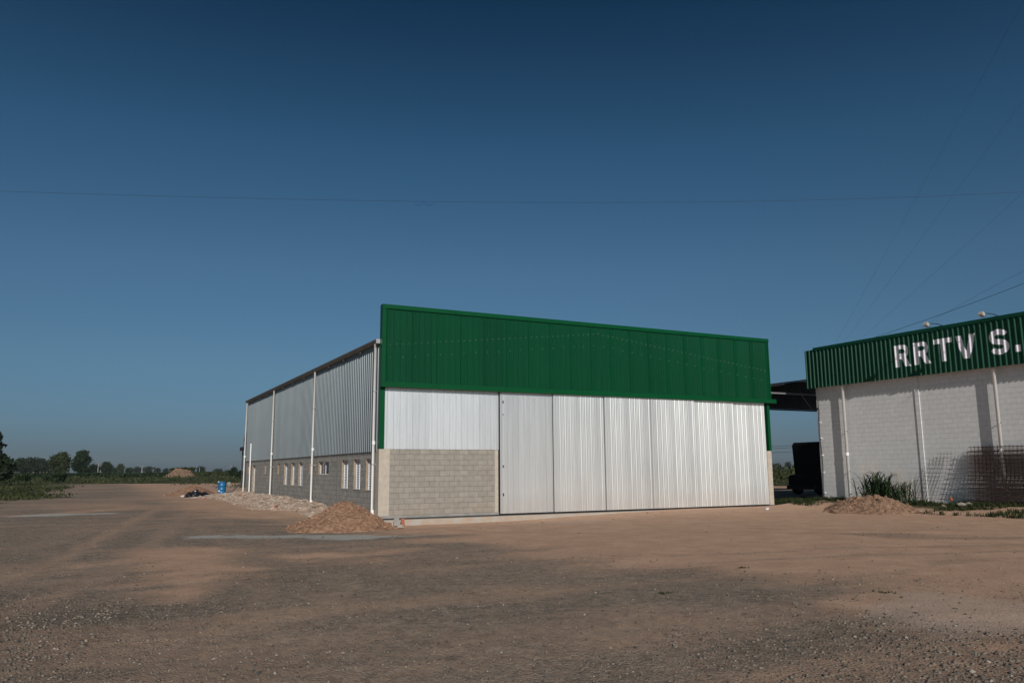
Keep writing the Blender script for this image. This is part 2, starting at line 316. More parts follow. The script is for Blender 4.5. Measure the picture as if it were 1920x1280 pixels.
def masks(x, y):
    u, v = UV(x, y)
    st = fbm(u * .22, v * .9, 4, 21); n2 = fbm(x * .7, y * .7, 4, 5); n3 = fbm(x * .12, y * .12, 3, 15)
    # boundary between sandy yard (towards the hangar) and gravel
    bx = np.array([-40, -9, -3.0, .4, 2.7, 4.2, 5.1, 6.2, 12]); by = np.array([45, 30, 22.0, 17.6, 14.6, 12.3, 11.2, 9.5, 3])
    yb = np.interp(x, bx, by)
    sand = sstep(-4.2, 4.2, (y - yb) + (st - .5) * 9 + (n2 - .5) * 3.5)
    left = sstep(-3.0, -7.5, x - 0 * y) * sstep(20, 30, y)
    sand = sand * (1 - .85 * (1 - sstep(-7, -2.5, u + (n2 - .5) * 3)) * sstep(-9, -5, v))
    for P, a in (([(-9.26, 19.54), (-6.48, 18.69), (-4.23, 12.17), (-4.49, 11.01), (-5.77, 12.79)], .95), ([(-2.7, 12.92), (-1.58, 12.04), (-1.89, 11.11)], .7), ([(-1.6, 9.8), (-.6, 9.2), (-1.15, 8.8)], .7),
                 ([(-6.87, 18.13), (-4.56, 17.41), (-2.2, 18.6), (-2.7, 16.4)], .85), ([(-27, 60), (-14, 29.5), (-10.2, 17.8), (-11.4, 17.0), (-16, 29), (-30, 60)], .32), ([(-24, 47), (-8, 42), (-5, 38), (-14, 40)], .35), ([(-20.3, 42), (-21.5, 34), (-19.5, 33), (-17.5, 42)], .7), ([(-30, 57), (-21, 56), (-19, 59), (-29, 62)], .25)):
        sand = np.maximum(sand, a * sstep(-.9, .8, poly_d(x, y, P) + (n2 - .5) * 2.2 + (st - .5) * 1.2))
    sand = np.clip(sand + (st - .5) * .7 * (1 - np.abs(2 * sand - 1)), 0, 1)
    sand = np.maximum(sand, .10 + .34 * sstep(.40, .68, st)); sand = np.clip(sand + .5 * (n3 - .5) + .35 * (n2 - .5), .05, 1)
    for P, a, wd in (([(-7.6, 8), (-9.0, 16), (-13.6, 29), (-24.5, 60)], .5, .28), ([(-5.9, 8), (-7.3, 15.6), (-11.8, 28.6), (-22.3, 60)], .4, .28), ([(-2.6, 7), (-3.6, 12), (-7.5, 21), (-14, 34)], .28, .22), ([(-1.1, 7), (-2.1, 11.6), (-6.0, 20.4), (-12.4, 33.4)], .24, .22)):
        d = np.full(x.shape, 1e9)
        for p, q in zip(P[:-1], P[1:]):
            e = np.array(q) - p; t_ = np.clip(((x - p[0]) * e[0] + (y - p[1]) * e[1]) / (e @ e), 0, 1); d = np.minimum(d, np.hypot(x - p[0] - t_ * e[0], y - p[1] - t_ * e[1]))
        sand = np.maximum(sand, a * (1 - sstep(wd * .4, wd * 1.8, d + (n2 - .5) * .5)))
    pale = 0 * x
    for P, a in (([(-20.8, 33.2), (-20.6, 35.6), (-17.6, 35.4), (-16.2, 34.9), (-18.2, 34.2)], 1.0), ([(-8.8, 22.4), (-7.5, 23.0), (-4.8, 22.6), (-2.2, 22.5), (-2.6, 22.0), (-4.5, 21.5), (-7.4, 22.2)], 1.0), ([(5.4, 11.6), (6.6, 10.6), (5.6, 8.6), (4.7, 9.4)], .28), ([(-1.5, 27.4), (3, 29.6), (2.4, 28.4)], .35)):
        pale = np.maximum(pale, a * sstep(-.4, .15, poly_d(x, y, P) + (n2 - .5) * 1.3 + (fbm(x * 3, y * 3, 3, 41) - .5) * .8))
    coarse_vignette = .45 * sstep(.48, .62, fbm(x * .5 + 4, y * .5, 4, 91)) * (1 - sstep(12, 20, y))
    coarse_vignette = np.maximum(coarse_vignette, sstep(1.5, 4.5, x + (n2 - .5) * 3) * (1 - sstep(8.5, 11.5, y + (n2 - .5) * 2)))  # near corners, right then left: coarse gravel, its colour also darkened as lens vignetting
    coarse_vignette = np.maximum(coarse_vignette, sstep(3, 4.8, -x + (n2 - .5) * 3) * (1 - sstep(9, 13.5, y + (n2 - .5) * 3)))
    for P, wd in (([(3.2, 16.5), (7, 18.2), (11.5, 18.6), (17, 17)], .14), ([(3.4, 15.3), (7.2, 16.8), (11.5, 17.1), (16.6, 15.6)], .14), ([(6.3, 13.6), (8.2, 15.5), (11, 16.2)], .1), ([(0, 24.5), (6, 24.2), (12, 22.6), (20, 17)], .12), ([(.2, 23.0), (6, 22.8), (11.6, 21.2), (19, 15.8)], .12)):
        d = np.full(x.shape, 1e9)
        for p, q in zip(P[:-1], P[1:]):
            e = np.array(q) - p; t_ = np.clip(((x - p[0]) * e[0] + (y - p[1]) * e[1]) / (e @ e), 0, 1); d = np.minimum(d, np.hypot(x - p[0] - t_ * e[0], y - p[1] - t_ * e[1]))
        k_ = (1 - sstep(wd * .5, wd * 2.2, d + (n2 - .5) * .35)) * (.25 + .5 * st); sand = sand * (1 - .6 * k_)
    stain = sstep(-.5, .5, poly_d(x, y, [(8.6, 22.4), (10.5, 21.3), (12.4, 20.4), (12.0, 19.8), (9.6, 20.6)]) + (n2 - .5) * 1.6); coarse_vignette = np.maximum(coarse_vignette, .8 * stain); sand = sand * (1 - .45 * stain)
    green = sstep(-1.2, 1.2, poly_d(x, y, FIELD) + (fbm(x * .25, y * .25, 3, 8) - .5) * 6)
    gb = sstep(18.6, 19.8, u + (n2 - .5) * 2.5) * (1 - sstep(-.5, 1.5, v)) * .75 + sstep(19.2, 19.6, u) * (1 - sstep(1.8, 3, v)) * sstep(-1.5, -.5, v) * .8
    green = np.maximum(green, np.clip(gb, 0, 1) * sstep(.35, .55, n2))
    return sand, pale, green, coarse_vignette
def axis(segs):
    r = [segs[0][0]]
    for a, b, st in segs: n = max(1, int(round((b - a) / st))); r += list(np.linspace(a, b, n + 1)[1:])
    return np.array(r)
gx = axis([(-3500, -900, 400), (-900, -200, 70), (-200, -60, 10), (-60, -26, 1.0), (-26, 28, .16), (28, 60, 1.0), (60, 200, 10), (200, 900, 70), (900, 3500, 400)])
gy = axis([(-300, -20, 40), (-20, 5, 3), (5, 26, .13), (26, 48, .3), (48, 140, 1.0), (140, 400, 10), (400, 1200, 80), (1200, 4500, 500)])
GX, GY = np.meshgrid(gx, gy); fx = GX.ravel(); fy = GY.ravel()
fz = ground_z(fx, fy)
nx, ny = len(gx), len(gy)
idx = np.arange(nx * ny).reshape(ny, nx)
F = np.stack([idx[:-1, :-1].ravel(), idx[:-1, 1:].ravel(), idx[1:, 1:].ravel(), idx[1:, :-1].ravel()], 1)
def ground_mat():
    m = bpy.data.materials.new('yard_ground'); m.use_nodes = True; t = m.node_tree; N = t.nodes; L = t.links; b = N['Principled BSDF']
    b.inputs['Roughness'].default_value = 1; b.inputs['Specular IOR Level'].default_value = .08
    at = N.new('ShaderNodeVertexColor'); at.layer_name = 'soil'; sp = N.new('ShaderNodeSeparateColor'); L.new(at.outputs[0], sp.inputs[0])
    tc = N.new('ShaderNodeTexCoord'); P = tc.outputs['Object']
    def noise(sc, det=4, rough=.55):
        n = N.new('ShaderNodeTexNoise'); n.inputs['Scale'].default_value = sc; n.inputs['Detail'].default_value = det; n.inputs['Roughness'].default_value = rough; L.new(P, n.inputs['Vector']); return n.outputs[0]
    def ramp(x, a, b_, lo, hi):
        r = N.new('ShaderNodeMapRange'); r.inputs[1].default_value = a; r.inputs[2].default_value = b_; r.inputs[3].default_value = lo; r.inputs[4].default_value = hi; L.new(x, r.inputs[0]); return r.outputs[0]
    def mixc(f, a, b_, bl='MIX'):
        x = N.new('ShaderNodeMix'); x.data_type = 'RGBA'; x.blend_type = bl
        for sock, val in ((0, f), (6, a), (7, b_)):
            if isinstance(val, (tuple, float, int)): x.inputs[sock].default_value = (*val, 1) if isinstance(val, tuple) else val
            else: L.new(val, x.inputs[sock])
        return x.outputs[2]
    def math_(op, a, b_):
        x = N.new('ShaderNodeMath'); x.operation = op
        for i, val in enumerate((a, b_)):
            if isinstance(val, (float, int)): x.inputs[i].default_value = val
            else: L.new(val, x.inputs[i])
        return x.outputs[0]
    vo = N.new('ShaderNodeTexVoronoi'); vo.inputs['Scale'].default_value = 38; L.new(P, vo.inputs['Vector'])
    vo2 = N.new('ShaderNodeTexVoronoi'); vo2.inputs['Scale'].default_value = 14; L.new(P, vo2.inputs['Vector'])
    bw = N.new('ShaderNodeSeparateColor'); L.new(vo.outputs['Color'], bw.inputs[0])
    bw2 = N.new('ShaderNodeSeparateColor'); L.new(vo2.outputs['Color'], bw2.inputs[0])
    grav = mixc(ramp(noise(3, 6), .35, .65, 0, 1), (.215, .178, .145), (.285, .234, .187))
    grav = mixc(1.0, grav, ramp(bw.outputs[0], 0, 1, .68, 1.28), 'MULTIPLY')
    grav = mixc(1.0, grav, ramp(bw2.outputs[0], 0, 1, .82, 1.15), 'MULTIPLY')
    grav = mixc(ramp(bw.outputs[1], .975, .99, 0, .6), grav, (.42, .39, .34))
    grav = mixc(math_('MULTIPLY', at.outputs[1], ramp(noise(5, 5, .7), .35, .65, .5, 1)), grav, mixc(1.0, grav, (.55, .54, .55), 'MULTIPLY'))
    sand = mixc(ramp(noise(1.3, 7, .62), .38, .62, 0, 1), (.49, .31, .215), (.57, .375, .265))
    sand = mixc(1.0, sand, ramp(noise(30, 5, .7), .3, .7, .86, 1.12), 'MULTIPLY')
    sand = mixc(ramp(bw.outputs[1], .93, .97, 0, .5), sand, (.24, .16, .12))
    nn = noise(6, 6, .7)
    sf = math_('ADD', sp.outputs[0], math_('MULTIPLY', math_('SUBTRACT', nn, .5), 1.3))
    c = mixc(ramp(sf, .0, 1.0, 0, 1), grav, sand)
    c = mixc(math_('MULTIPLY', sp.outputs[1], ramp(noise(9, 5, .7), .3, .55, .55, 1)), c, (.47, .45, .42))
    gr = mixc(ramp(noise(.35, 6, .65), .35, .65, 0, 1), (.036, .048, .02), (.085, .085, .042))
    c = mixc(ramp(math_('ADD', sp.outputs[2], math_('MULTIPLY', math_('SUBTRACT', noise(2.5, 5, .7), .5), .7)), .35, .75, 0, 1), c, gr)
    L.new(c, b.inputs['Base Color'])
    gh = math_('MULTIPLY', vo.outputs['Distance'], math_('SUBTRACT', 1.0, math_('MULTIPLY', sp.outputs[0], .75)))
    hgt = math_('ADD', math_('MULTIPLY', gh, -1.2), math_('MULTIPLY', noise(16, 6, .75), 1.2))
    bp = N.new('ShaderNodeBump'); bp.inputs['Strength'].default_value = .7; bp.inputs['Distance'].default_value = .022; L.new(hgt, bp.inputs['Height']); L.new(bp.outputs[0], b.inputs['Normal'])
    return m
M['ground'] = ground_mat()
g = link_mesh('ground', np.stack([fx, fy, fz], 1), F, M['ground'], smooth=True); tag(g, kind='structure')
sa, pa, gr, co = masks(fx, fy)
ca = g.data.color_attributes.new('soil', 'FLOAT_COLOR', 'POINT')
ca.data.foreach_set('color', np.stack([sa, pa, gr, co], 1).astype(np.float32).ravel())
del GX, GY, F
def gz(x, y): return float(ground_z(np.array([float(x)]), np.array([float(y)]))[0])
def gzu(u, v): return gz(*W2(u, v))

# loose stones lying on the yard
def stones(n, y0, y1, smin, smax, name, inten=1.0):
    y = 1 / (1 / y0 + rng.random(n) * (1 / y1 - 1 / y0)); x = (rng.random(n) * 2 - 1) * y * .70
    s, p, gg, cc = masks(x, y); u, v = UV(x, y)
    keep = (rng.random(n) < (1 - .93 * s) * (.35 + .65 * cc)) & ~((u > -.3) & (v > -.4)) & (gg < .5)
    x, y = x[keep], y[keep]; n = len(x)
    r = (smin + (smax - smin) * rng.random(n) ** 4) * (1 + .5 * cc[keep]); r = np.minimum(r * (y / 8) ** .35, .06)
    z = ground_z(x, y)
    base = np.array([(1, 0, 0), (0, 1, 0), (-1, 0, 0), (0, -1, 0), (0, 0, 1), (0, 0, -1)], float)
    V = base[None] * (.55 + .75 * rng.random((n, 6, 1))) + (rng.random((n, 6, 3)) - .5) * .5
    V[:, :, 2] *= .6; V *= r[:, None, None]; a = rng.random(n) * 6.28; ca_, sa_ = np.cos(a)[:, None], np.sin(a)[:, None]
    X = V[:, :, 0] * ca_ - V[:, :, 1] * sa_; Y = V[:, :, 0] * sa_ + V[:, :, 1] * ca_
    V = np.stack([X + x[:, None], Y + y[:, None], V[:, :, 2] + z[:, None] + r[:, None] * .15], 2)
    f = np.array([(0, 1, 4), (1, 2, 4), (2, 3, 4), (3, 0, 4), (1, 0, 5), (2, 1, 5), (3, 2, 5), (0, 3, 5)])
    Fc = (f[None] + (np.arange(n) * 6)[:, None, None]).reshape(-1, 3)
    o = link_mesh(name, V.reshape(-1, 3), Fc, M['stone'])
    c = rng.random(n); at = o.data.attributes.new('shade', 'FLOAT', 'FACE'); at.data.foreach_set('value', np.repeat(c, 8).astype(np.float32))
    return tag(o, 'loose grey gravel strewn over the yard in front of the green fronted hangar', 'gravel', kind='stuff')
def stone_mat():
    m = bpy.data.materials.new('gravel_stone'); m.use_nodes = True; t = m.node_tree; N = t.nodes; L = t.links; b = N['Principled BSDF']; b.inputs['Roughness'].default_value = .9; b.inputs['Specular IOR Level'].default_value = .2
    a = N.new('ShaderNodeAttribute'); a.attribute_name = 'shade'; r = N.new('ShaderNodeValToRGB'); L.new(a.outputs['Fac'], r.inputs[0]); L.new(r.outputs[0], b.inputs['Base Color'])
    e = r.color_ramp.elements; e[0].position = 0; e[0].color = (.07, .062, .055, 1); e[1].position = 1; e[1].color = (.36, .32, .275, 1)
    for p, c in ((.45, (.165, .142, .12, 1)), (.8, (.20, .17, .14, 1)), (.95, (.25, .205, .165, 1))): q = e.new(p); q.color = c
    return m
M['stone'] = stone_mat()
stones(110000, 5.5, 34, .005, .022, 'gravel')

# ------------------------------------------------------------------ warehouse (green fronted hangar)
HW, HT, HF, HB, HL, EV = 19.315, 7.9, 4.82, 2.55, 29.3, 6.5
wh = Thing('warehouse', 'grey block and zinc hangar with tall green front and white sliding doors', 'warehouse', (0, 0, 0))
RIB = [(0, 0), (.027, .027), (.047, .027), (.074, 0), (.112, 0), (.121, .008), (.127, .008), (.136, 0), (.176, 0), (.185, .008), (.191, .008), (.200, 0)]
RIB_DOOR = [(0, 0), (.040, .027), (.058, .027), (.070, 0), (.112, 0), (.125, .008), (.131, .008), (.137, 0), (.176, 0), (.189, .008), (.195, .008), (.201, 0)]
def corr(mb, ax, a0, a1, z0, z1, base, sgn, pitch=.25, k=1.0, phase=0.0, prof=RIB, mi=0, lap=1.25):
    """corrugated sheet in the plane ax=0: y=base, ax=1: x=base; sgn = outward sign; z1 may be a function"""
    P = []; i = math.floor((a0 - phase) / pitch) - 1
    while phase + i * pitch < a1:
        hh = k * (lap if i % 4 == 0 else 1.0)
        for s_, h in prof: P.append((phase + i * pitch + s_ * pitch / .25, h * hh))
        i += 1
    P = [p for p in P if a0 < p[0] < a1]; P = [(a0, P[0][1])] + P + [(a1, P[-1][1])]
    V = []
    for a, h in P:
        b_ = base + sgn * h; zz = z1(a) if callable(z1) else z1; zb = z0(a) if callable(z0) else z0
        V += [(a, b_, zb), (a, b_, zz)] if ax == 0 else [(b_, a, zb), (b_, a, zz)]
    return mb.add(V, [(2 * i, 2 * i + 2, 2 * i + 3, 2 * i + 1) for i in range(len(P) - 1)], mi)

def holes_wall(mb, x_out, x_in, y0, y1, z0, z1, holes, mi=0):
    ys = sorted({y0, y1, *[h[0] for h in holes], *[h[1] for h in holes]}); zs = sorted({z0, z1, *[h[2] for h in holes], *[h[3] for h in holes]})
    inh = lambda y, z: any(h[0] < y < h[1] and h[2] < z < h[3] for h in holes)
    for x in (x_out, x_in):
        for a, b_ in zip(ys[:-1], ys[1:]):
            for c, d in zip(zs[:-1], zs[1:]):
                if not inh((a + b_) / 2, (c + d) / 2): mb.add([(x, a, c), (x, b_, c), (x, b_, d), (x, a, d)], [(0, 1, 2, 3)], mi)
    mi = 1
    for a, b_, c, d in holes:
        mb.add([(x_out, a, c), (x_in, a, c), (x_in, a, d), (x_out, a, d)], [(0, 1, 2, 3)], mi); mb.add([(x_out, b_, c), (x_in, b_, c), (x_in, b_, d), (x_out, b_, d)], [(0, 1, 2, 3)], mi)
        mb.add([(x_out, a, c), (x_in, a, c), (x_in, b_, c), (x_out, b_, c)], [(0, 1, 2, 3)], mi); mb.add([(x_out, a, d), (x_in, a, d), (x_in, b_, d), (x_out, b_, d)], [(0, 1, 2, 3)], mi)
    return mb
# side block wall with its openings
tall = [(4.16, 5.12), (2.44, 3.36), (.95, 1.72), (15.85, 16.75), (14.05, 14.95), (12.28, 13.2)]
XS = .05
holes = [(a, b, 1.01, 2.2) for a, b in tall] + [(7.25, 9.1, 1.6, 2.19), (10.1, 10.85, 1.6, 2.19), (22.0, 22.4, 1.6, 2.18), (18.1, 18.5, 1.6, 2.18), (27.95, 28.5, 1.62, 2.18), (25.65, 26.7, .12, 2.17)]
mb = holes_wall(MB(), XS, XS + .2, .42, HL, -.3, HB, holes)
mb.add([(XS, HL, -.3), (XS + .2, HL, -.3), (XS + .2, HL, HB), (XS, HL, HB)], [(0, 1, 2, 3)]).add([(XS, .42, HB), (XS + .2, .42, HB), (XS + .2, HL, HB), (XS, HL, HB)], [(0, 1, 2, 3)])
wh.part('side_wall', mb, [M['block_side'], mat('bare_render', (.30, .225, .165), .95, var=.2, vscale=6, bump=.4)])
mb = MB(); mb.box(HW - .25, HW - .05, .45, HL, -.3, HB); mb.box(XS + .2, HW - .25, HL - .2, HL, -.3, HB)
wh.part('rear_wall', mb, M['block_side'])
# tie columns flush in the side wall
for v in (5.84, 11.7, 17.6, 23.55, 28.9):
    wh.part('tie_column', MB().box(XS - .004, XS + .1, v - .09, v + .09, -.2, HB - .002), M['concrete_dark'])
# front: corner column, block panel, base beam, end column
wh.part('corner_column', MB().box(0, .41, 0, .41, .14, HB), M['concrete'])
wh.part('corner_column', MB().box(HW - .27, HW, -.03, .44, .045, HB), M['concrete'])
mb = MB().box(.41, 4.72, .035, .23, .14, HB); wh.part('front_wall', mb, M['block_front'])
wh.part('tie_column', MB().box(4.72, 4.865, .03, .235, .14, HB + .001), M['concrete'])
wh.part('foundation_beam', MB().box(-.02, 4.87, -.012, .4, .045, .14), M['concrete_dark'])
wh.part('foundation_beam', MB().box(XS - .03, XS + .2, .4, HL, -.35, .0), M['concrete_dark'])
wh.part('door_rail', MB().box(0.0, HW + .02, -.075, -.03, .0, .042), M['dark'])
# cladding
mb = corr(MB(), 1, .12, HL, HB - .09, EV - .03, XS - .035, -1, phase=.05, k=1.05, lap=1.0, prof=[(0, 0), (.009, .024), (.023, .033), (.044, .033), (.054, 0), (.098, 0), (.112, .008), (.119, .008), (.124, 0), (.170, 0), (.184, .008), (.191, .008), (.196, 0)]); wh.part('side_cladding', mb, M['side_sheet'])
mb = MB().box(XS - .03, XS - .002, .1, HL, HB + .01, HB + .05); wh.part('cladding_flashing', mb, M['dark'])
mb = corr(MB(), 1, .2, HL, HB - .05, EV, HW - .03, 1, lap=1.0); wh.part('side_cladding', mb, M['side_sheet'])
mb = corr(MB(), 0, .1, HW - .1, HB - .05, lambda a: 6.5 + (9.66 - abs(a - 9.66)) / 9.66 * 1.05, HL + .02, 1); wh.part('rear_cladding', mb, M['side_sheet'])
mb = corr(MB(), 0, .17, 4.88, HB - .015, HF + .3, .02, -1, phase=.02); wh.part('front_cladding', mb, M['white_sheet'])
# solid dark sheet behind the doors, added as the shade in their gaps
wh.part('door_gap_shade', MB().box(4.87, HW - .28, .12, .16, .06, HF + .3), M['dark'])
# six sliding door leaves
edges = [4.91, 7.31, 9.80, 12.22, 14.65, 17.02, 19.06]; dep = [-.10, -.155, -.185, -.195, -.12, -.045]
for i in range(6):
    a0, a1 = edges[i] + (.012 if i < 3 else .003), edges[i + 1] - (.006 if i < 2 else .002)
    mb = corr(MB(), 0, a0, a1, .075, HF + .12, dep[i] + .06, -1, phase=edges[i] + .05, prof=RIB if i == 0 else RIB_DOOR)
    d = wh.part('sliding_door', mb, M['door_sheet'])
    fr = MB().box(a0, a0 + .05, dep[i] + .0605, dep[i] + .1, .075, HF + .12).box(a1 - .05, a1, dep[i] + .0605, dep[i] + .1, .075, HF + .12).box(a0 + .05, a1 - .05, dep[i] + .0605, dep[i] + .1, .075, .13)
    wh.part('door_leaf_frame', fr, M['zinc'], parent=d)
    if i == 0:
        for za, zb2 in ((4.36, 4.46), (3.9, 3.93), (1.85, 1.93), (.75, .85)): wh.part('latch', MB().box(5.035, 5.06, dep[i] + .015, dep[i] + .06, za, zb2), M['dark'], parent=d)
# green fascia with screws
mb = corr(MB(), 0, .1, HW - .04, HF + .05, HT - .1, -.17, -1, phase=.14, lap=1.6)
def screw(u, z): mb.lathe_dummy = 0; mb.box(u - .006, u + .006, -.212, -.168, z - .006, z + .006, 1)
gl = lambda a: 6.35 + (9.55 - abs(a - 9.55)) / 9.55 * 1.1
k = 0; u = .14 + .155
while u < HW - .1:
    if rng.random() > .03: screw(u, gl(u) + (rng.random() - .5) * .02)
    if k % 2 == 0: screw(u, gl(u) - .5 + (rng.random() - .5) * .03)
    u += .25; k += 1
for u in np.arange(.5, HW, 1.15): screw(u, HT - .13)
for u in np.arange(1.2, HW, .8): screw(u, HF + .09)
wh.part('fascia_cladding', mb, [M['green'], M['screw']])
mb = MB().box(-.03, HW + .03, -.235, .06, HT - .16, HT); wh.part('fascia_trim', mb, M['green_trim'])
mb = MB().box(-.045, HW + .30, -.25, -.02, HF - .02, HF + .13).box(-.045, HW + .3, -.25, -.2425, HF + .13, HF + .17); wh.part('fascia_trim', mb, M['green_trim'])
for a_, b_ in ((-.03, .1), (HW - .04, HW + .02)): wh.part('fascia_trim', MB().box(a_, b_, -.215, .06, HF + .13, HT - .16), M['green_trim'])
wh.part('corner_trim', MB().box(-.01, .175, -.035, .1, HB + .002, HF - .02), M['green_trim'])
wh.part('corner_trim', MB().box(HW - .12, HW + .03, -.035, .12, HB + .002, HF - .02), M['green_trim'])
for u in (1.25, 3.6, 6.0, 8.4, 10.8, 13.3, 15.7, 18.1): pass
# parapet back and roof
mb = corr(MB(), 0, 0, HW, 6.5, HT - .1, .065, 1); wh.part('parapet_back', mb, M['roof'])
mb = MB()
for s_ in (0, 1):
    xa, xb = (XS - .1, 9.66) if s_ == 0 else (HW + .1, 9.66)
    mb.add([(xa, .07, EV + .06), (xb, .07, 7.6), (xb, HL + .1, 7.6), (xa, HL + .1, EV + .06)], [(0, 1, 2, 3)])
    mb.add([(xa, .07, EV), (xb, .07, 7.54), (xb, HL + .1, 7.54), (xa, HL + .1, EV)], [(0, 1, 2, 3)])
wh.part('roof', mb, M['roof'])
# box gutter on the left eave
mb = MB(); prof = [(XS - .03, EV - .05), (XS - .16, EV - .05), (XS - .235, EV + .06), (XS - .235, EV + .1), (XS - .215, EV + .1), (XS - .215, EV + .065), (XS - .15, EV - .02), (XS - .03, EV - .02)]
V = [(x, v, z) for v in (.08, HL + .12) for x, z in prof]; n = len(prof)
mb.add(V, [(i, (i + 1) % n, n + (i + 1) % n, n + i) for i in range(n)] + [tuple(range(n)), tuple(range(n, 2 * n))])
for v in np.arange(2.4, HL, 2.45): mb.box(XS - .14, XS - .03, v - .12, v + .12, EV - .13, EV - .052)
wh.part('gutter', mb, M['gutter'])
wh.part('gutter_end', MB().box(XS - .235, -.032, .03, .078, EV - .06, EV + .1), M['zinc'])
# down pipes
def downpipe(T, u, v, ztop, zb, r=.055, wall=XS, foot=True, brk=(.35, .7), out=-1, mt='pvc'):
    pts = [(u, v, ztop), (u, v, zb + .16)]
    if foot: pts += [(u - .02, v, zb + .1), (u - .1, v + .01, zb + .05), (u - .2, v + .03, zb + .035)]
    o = T.part('downpipe', MB().tube(pts, r, 14), M[mt], smooth=False)
    o.data.polygons.foreach_set('use_smooth', [len(p.vertices) == 4 for p in o.data.polygons])
    if foot: T.part('pipe_socket', MB().tube([(u, v, zb + .12), (u, v, zb + .3)], r * 1.14, 14), M[mt], parent=o)
    T.part('pipe_socket', MB().tube([(u, v, ztop * .42), (u, v, ztop * .42 + .12)], r * 1.14, 14), M[mt], parent=o)
    for k in brk:
        z = zb + (ztop - zb) * k
        T.part('pipe_bracket', MB().tube([(u, v, z), (u, v, z + .03)], r * 1.1, 12).box(u, wall, v - .012, v + .012, z, z + .025).box(u - .02, u + .02, v - r - .04, v - r, z, z + .03), M['zinc'], parent=o)
    return o
for v, zb in ((.36, .05), (9.72, .12), (19.65, .1), (29.1, .08)):
    downpipe(wh, XS - .15, v, EV - .05, zb, brk=(.3, .72) if v < 25 else (.6,))
o = wh.part('vent_pipe', MB().tube([(XS - .12, 27.0, .16), (XS - .12, 27.0, 3.6)], .04, 12), M['pvc'])
# windows
def louver(v0, v1):
    z0, z1 = 1.01, 2.2; x = XS + .10; t = .035
    fr = MB().box(x, x + .05, v0, v0 + t, z0, z1).box(x, x + .05, v1 - t, v1, z0, z1).box(x, x + .05, v0 + t, v1 - t, z0, z0 + t).box(x, x + .05, v0 + t, v1 - t, z1 - t, z1)
    vm = (v0 + v1) / 2; fr.box(x - .004, x + .046, vm - .022, vm + .022, z0 + t, z1 - t)
    f = wh.part('window', fr, M['white_paint'])
    sl_ = MB(); z = z0 + t + .01
    while z < z1 - t - .03:
        for a, b_ in ((v0 + t, vm - .022), (vm + .022, v1 - t)):
            sl_.add([(x + .008, a, z), (x + .008, b_, z), (x + .034, b_, z + .05), (x + .034, a, z + .05), (x + .012, a, z - .003), (x + .012, b_, z - .003), (x + .038, b_, z + .047), (x + .038, a, z + .047)], [(0, 1, 2, 3), (7, 6, 5, 4), (0, 4, 5, 1), (2, 6, 7, 3)])
        z += .066
    wh.part('louvre', sl_, M['slat'], parent=f)
    wh.part('sill', MB().box(XS - .012, x, v0 - .0, v1 + .0, z0 - .002, z0 + .014), M['concrete_dark'], parent=f)
for a, b_ in tall: louver(a, b_)
def slider(v0, v1, z0=1.6, z1=2.19):
    x = XS + .09; t = .04
    fr = MB().box(x, x + .06, v0, v0 + t, z0, z1).box(x, x + .06, v1 - t, v1, z0, z1).box(x, x + .06, v0 + t, v1 - t, z0, z0 + t).box(x, x + .06, v0 + t, v1 - t, z1 - t, z1)
    vm = v0 + (v1 - v0) * .5; fr.box(x + .005, x + .045, vm - .03, vm + .03, z0 + t, z1 - t)
    f = wh.part('window', fr, M['white_paint'])
    wh.part('pane', MB().box(x + .02, x + .026, v0 + t, v1 - t, z0 + t, z1 - t), M['glass'], parent=f)
slider(7.25, 9.1); slider(10.1, 10.85)
fr = MB().box(XS + .12, XS + .17, 25.65, 25.7, .12, 2.17).box(XS + .12, XS + .17, 26.65, 26.7, .12, 2.17).box(XS + .12, XS + .17, 25.7, 26.65, 2.11, 2.17)
f = wh.part('side_door', MB().box(XS + .13, XS + .165, 25.7, 26.65, .13, 2.11), M['white_paint']); wh.part('door_surround', fr, M['pvc'], parent=f)
for v in (22.2, 18.3, 28.22):
    wh.part('vent_grille', MB().box(XS + .16, XS + .17, v - .28, v + .28, 1.6, 2.18), M['dark'])
# concrete apron
mb = MB().box(-.1, 20.9, -.42, -.076, -.32, .0).box(19.4, 20.9, -.9, -.4205, -.2, -.02)
p = single('pavement', mb, M['slab'], None, None); p['kind'] = 'structure'

# ------------------------------------------------------------------ white painted building
BU, BF, BV0, BV1 = 21.46, 21.13, -1.0, -27.0
wb = Thing('workshop_building', 'long white painted block building with a dark green ribbed sign band', 'building', (BU, BV0, 0))
mb = MB().box(BU, BU + .25, BV1, BV0, -.2, 6.9); mb.box(BU + .25, BU + 16, BV0 - .25, BV0, -.2, 6.6); mb.box(BU + 16, BU + 16.25, BV1, BV0, -.2, 6.6)
wb.part('wall', mb, M['block_white'])
wb.part('plinth', MB().box(BU - .012, BU, BV1, BV0, -.2, .42), M['block_white'])
for v in (-6.36, -13.3, -20.2): wb.part('pilaster', MB().box(BU - .035, BU, v - .08, v + .11, .0, 6.9), M['block_white'])
RB = [(0, 0), (.022, .042), (.058, .042), (.08, 0)]
def ribB(v):      # height of the sign band's ribs at v
    t = ((v - PH) % PIT); 
    xs = [0, .022, .058, .08, PIT]; hs_ = [0, .042, .042, 0, 0]
    return float(np.interp(t, xs, hs_))
PIT, PH = .2225, -1.31
def band(mb, v0, v1, z0, z1, off=0.0, mi=0):
    P = [v0]; i = math.ceil((v0 - PH) / PIT) - 1
    while PH + i * PIT < v1:
        P += [PH + i * PIT + s_ for s_ in (0, .022, .058, .08)]; i += 1
    P = [p for p in sorted(P) if v0 <= p <= v1] + [v1]
    V = []
    for v in P: x = BF - ribB(v) - off; V += [(x, v, z0), (x, v, z1)]
    return mb.add(V, [(2 * i, 2 * i + 2, 2 * i + 3, 2 * i + 1) for i in range(len(P) - 1)], mi)
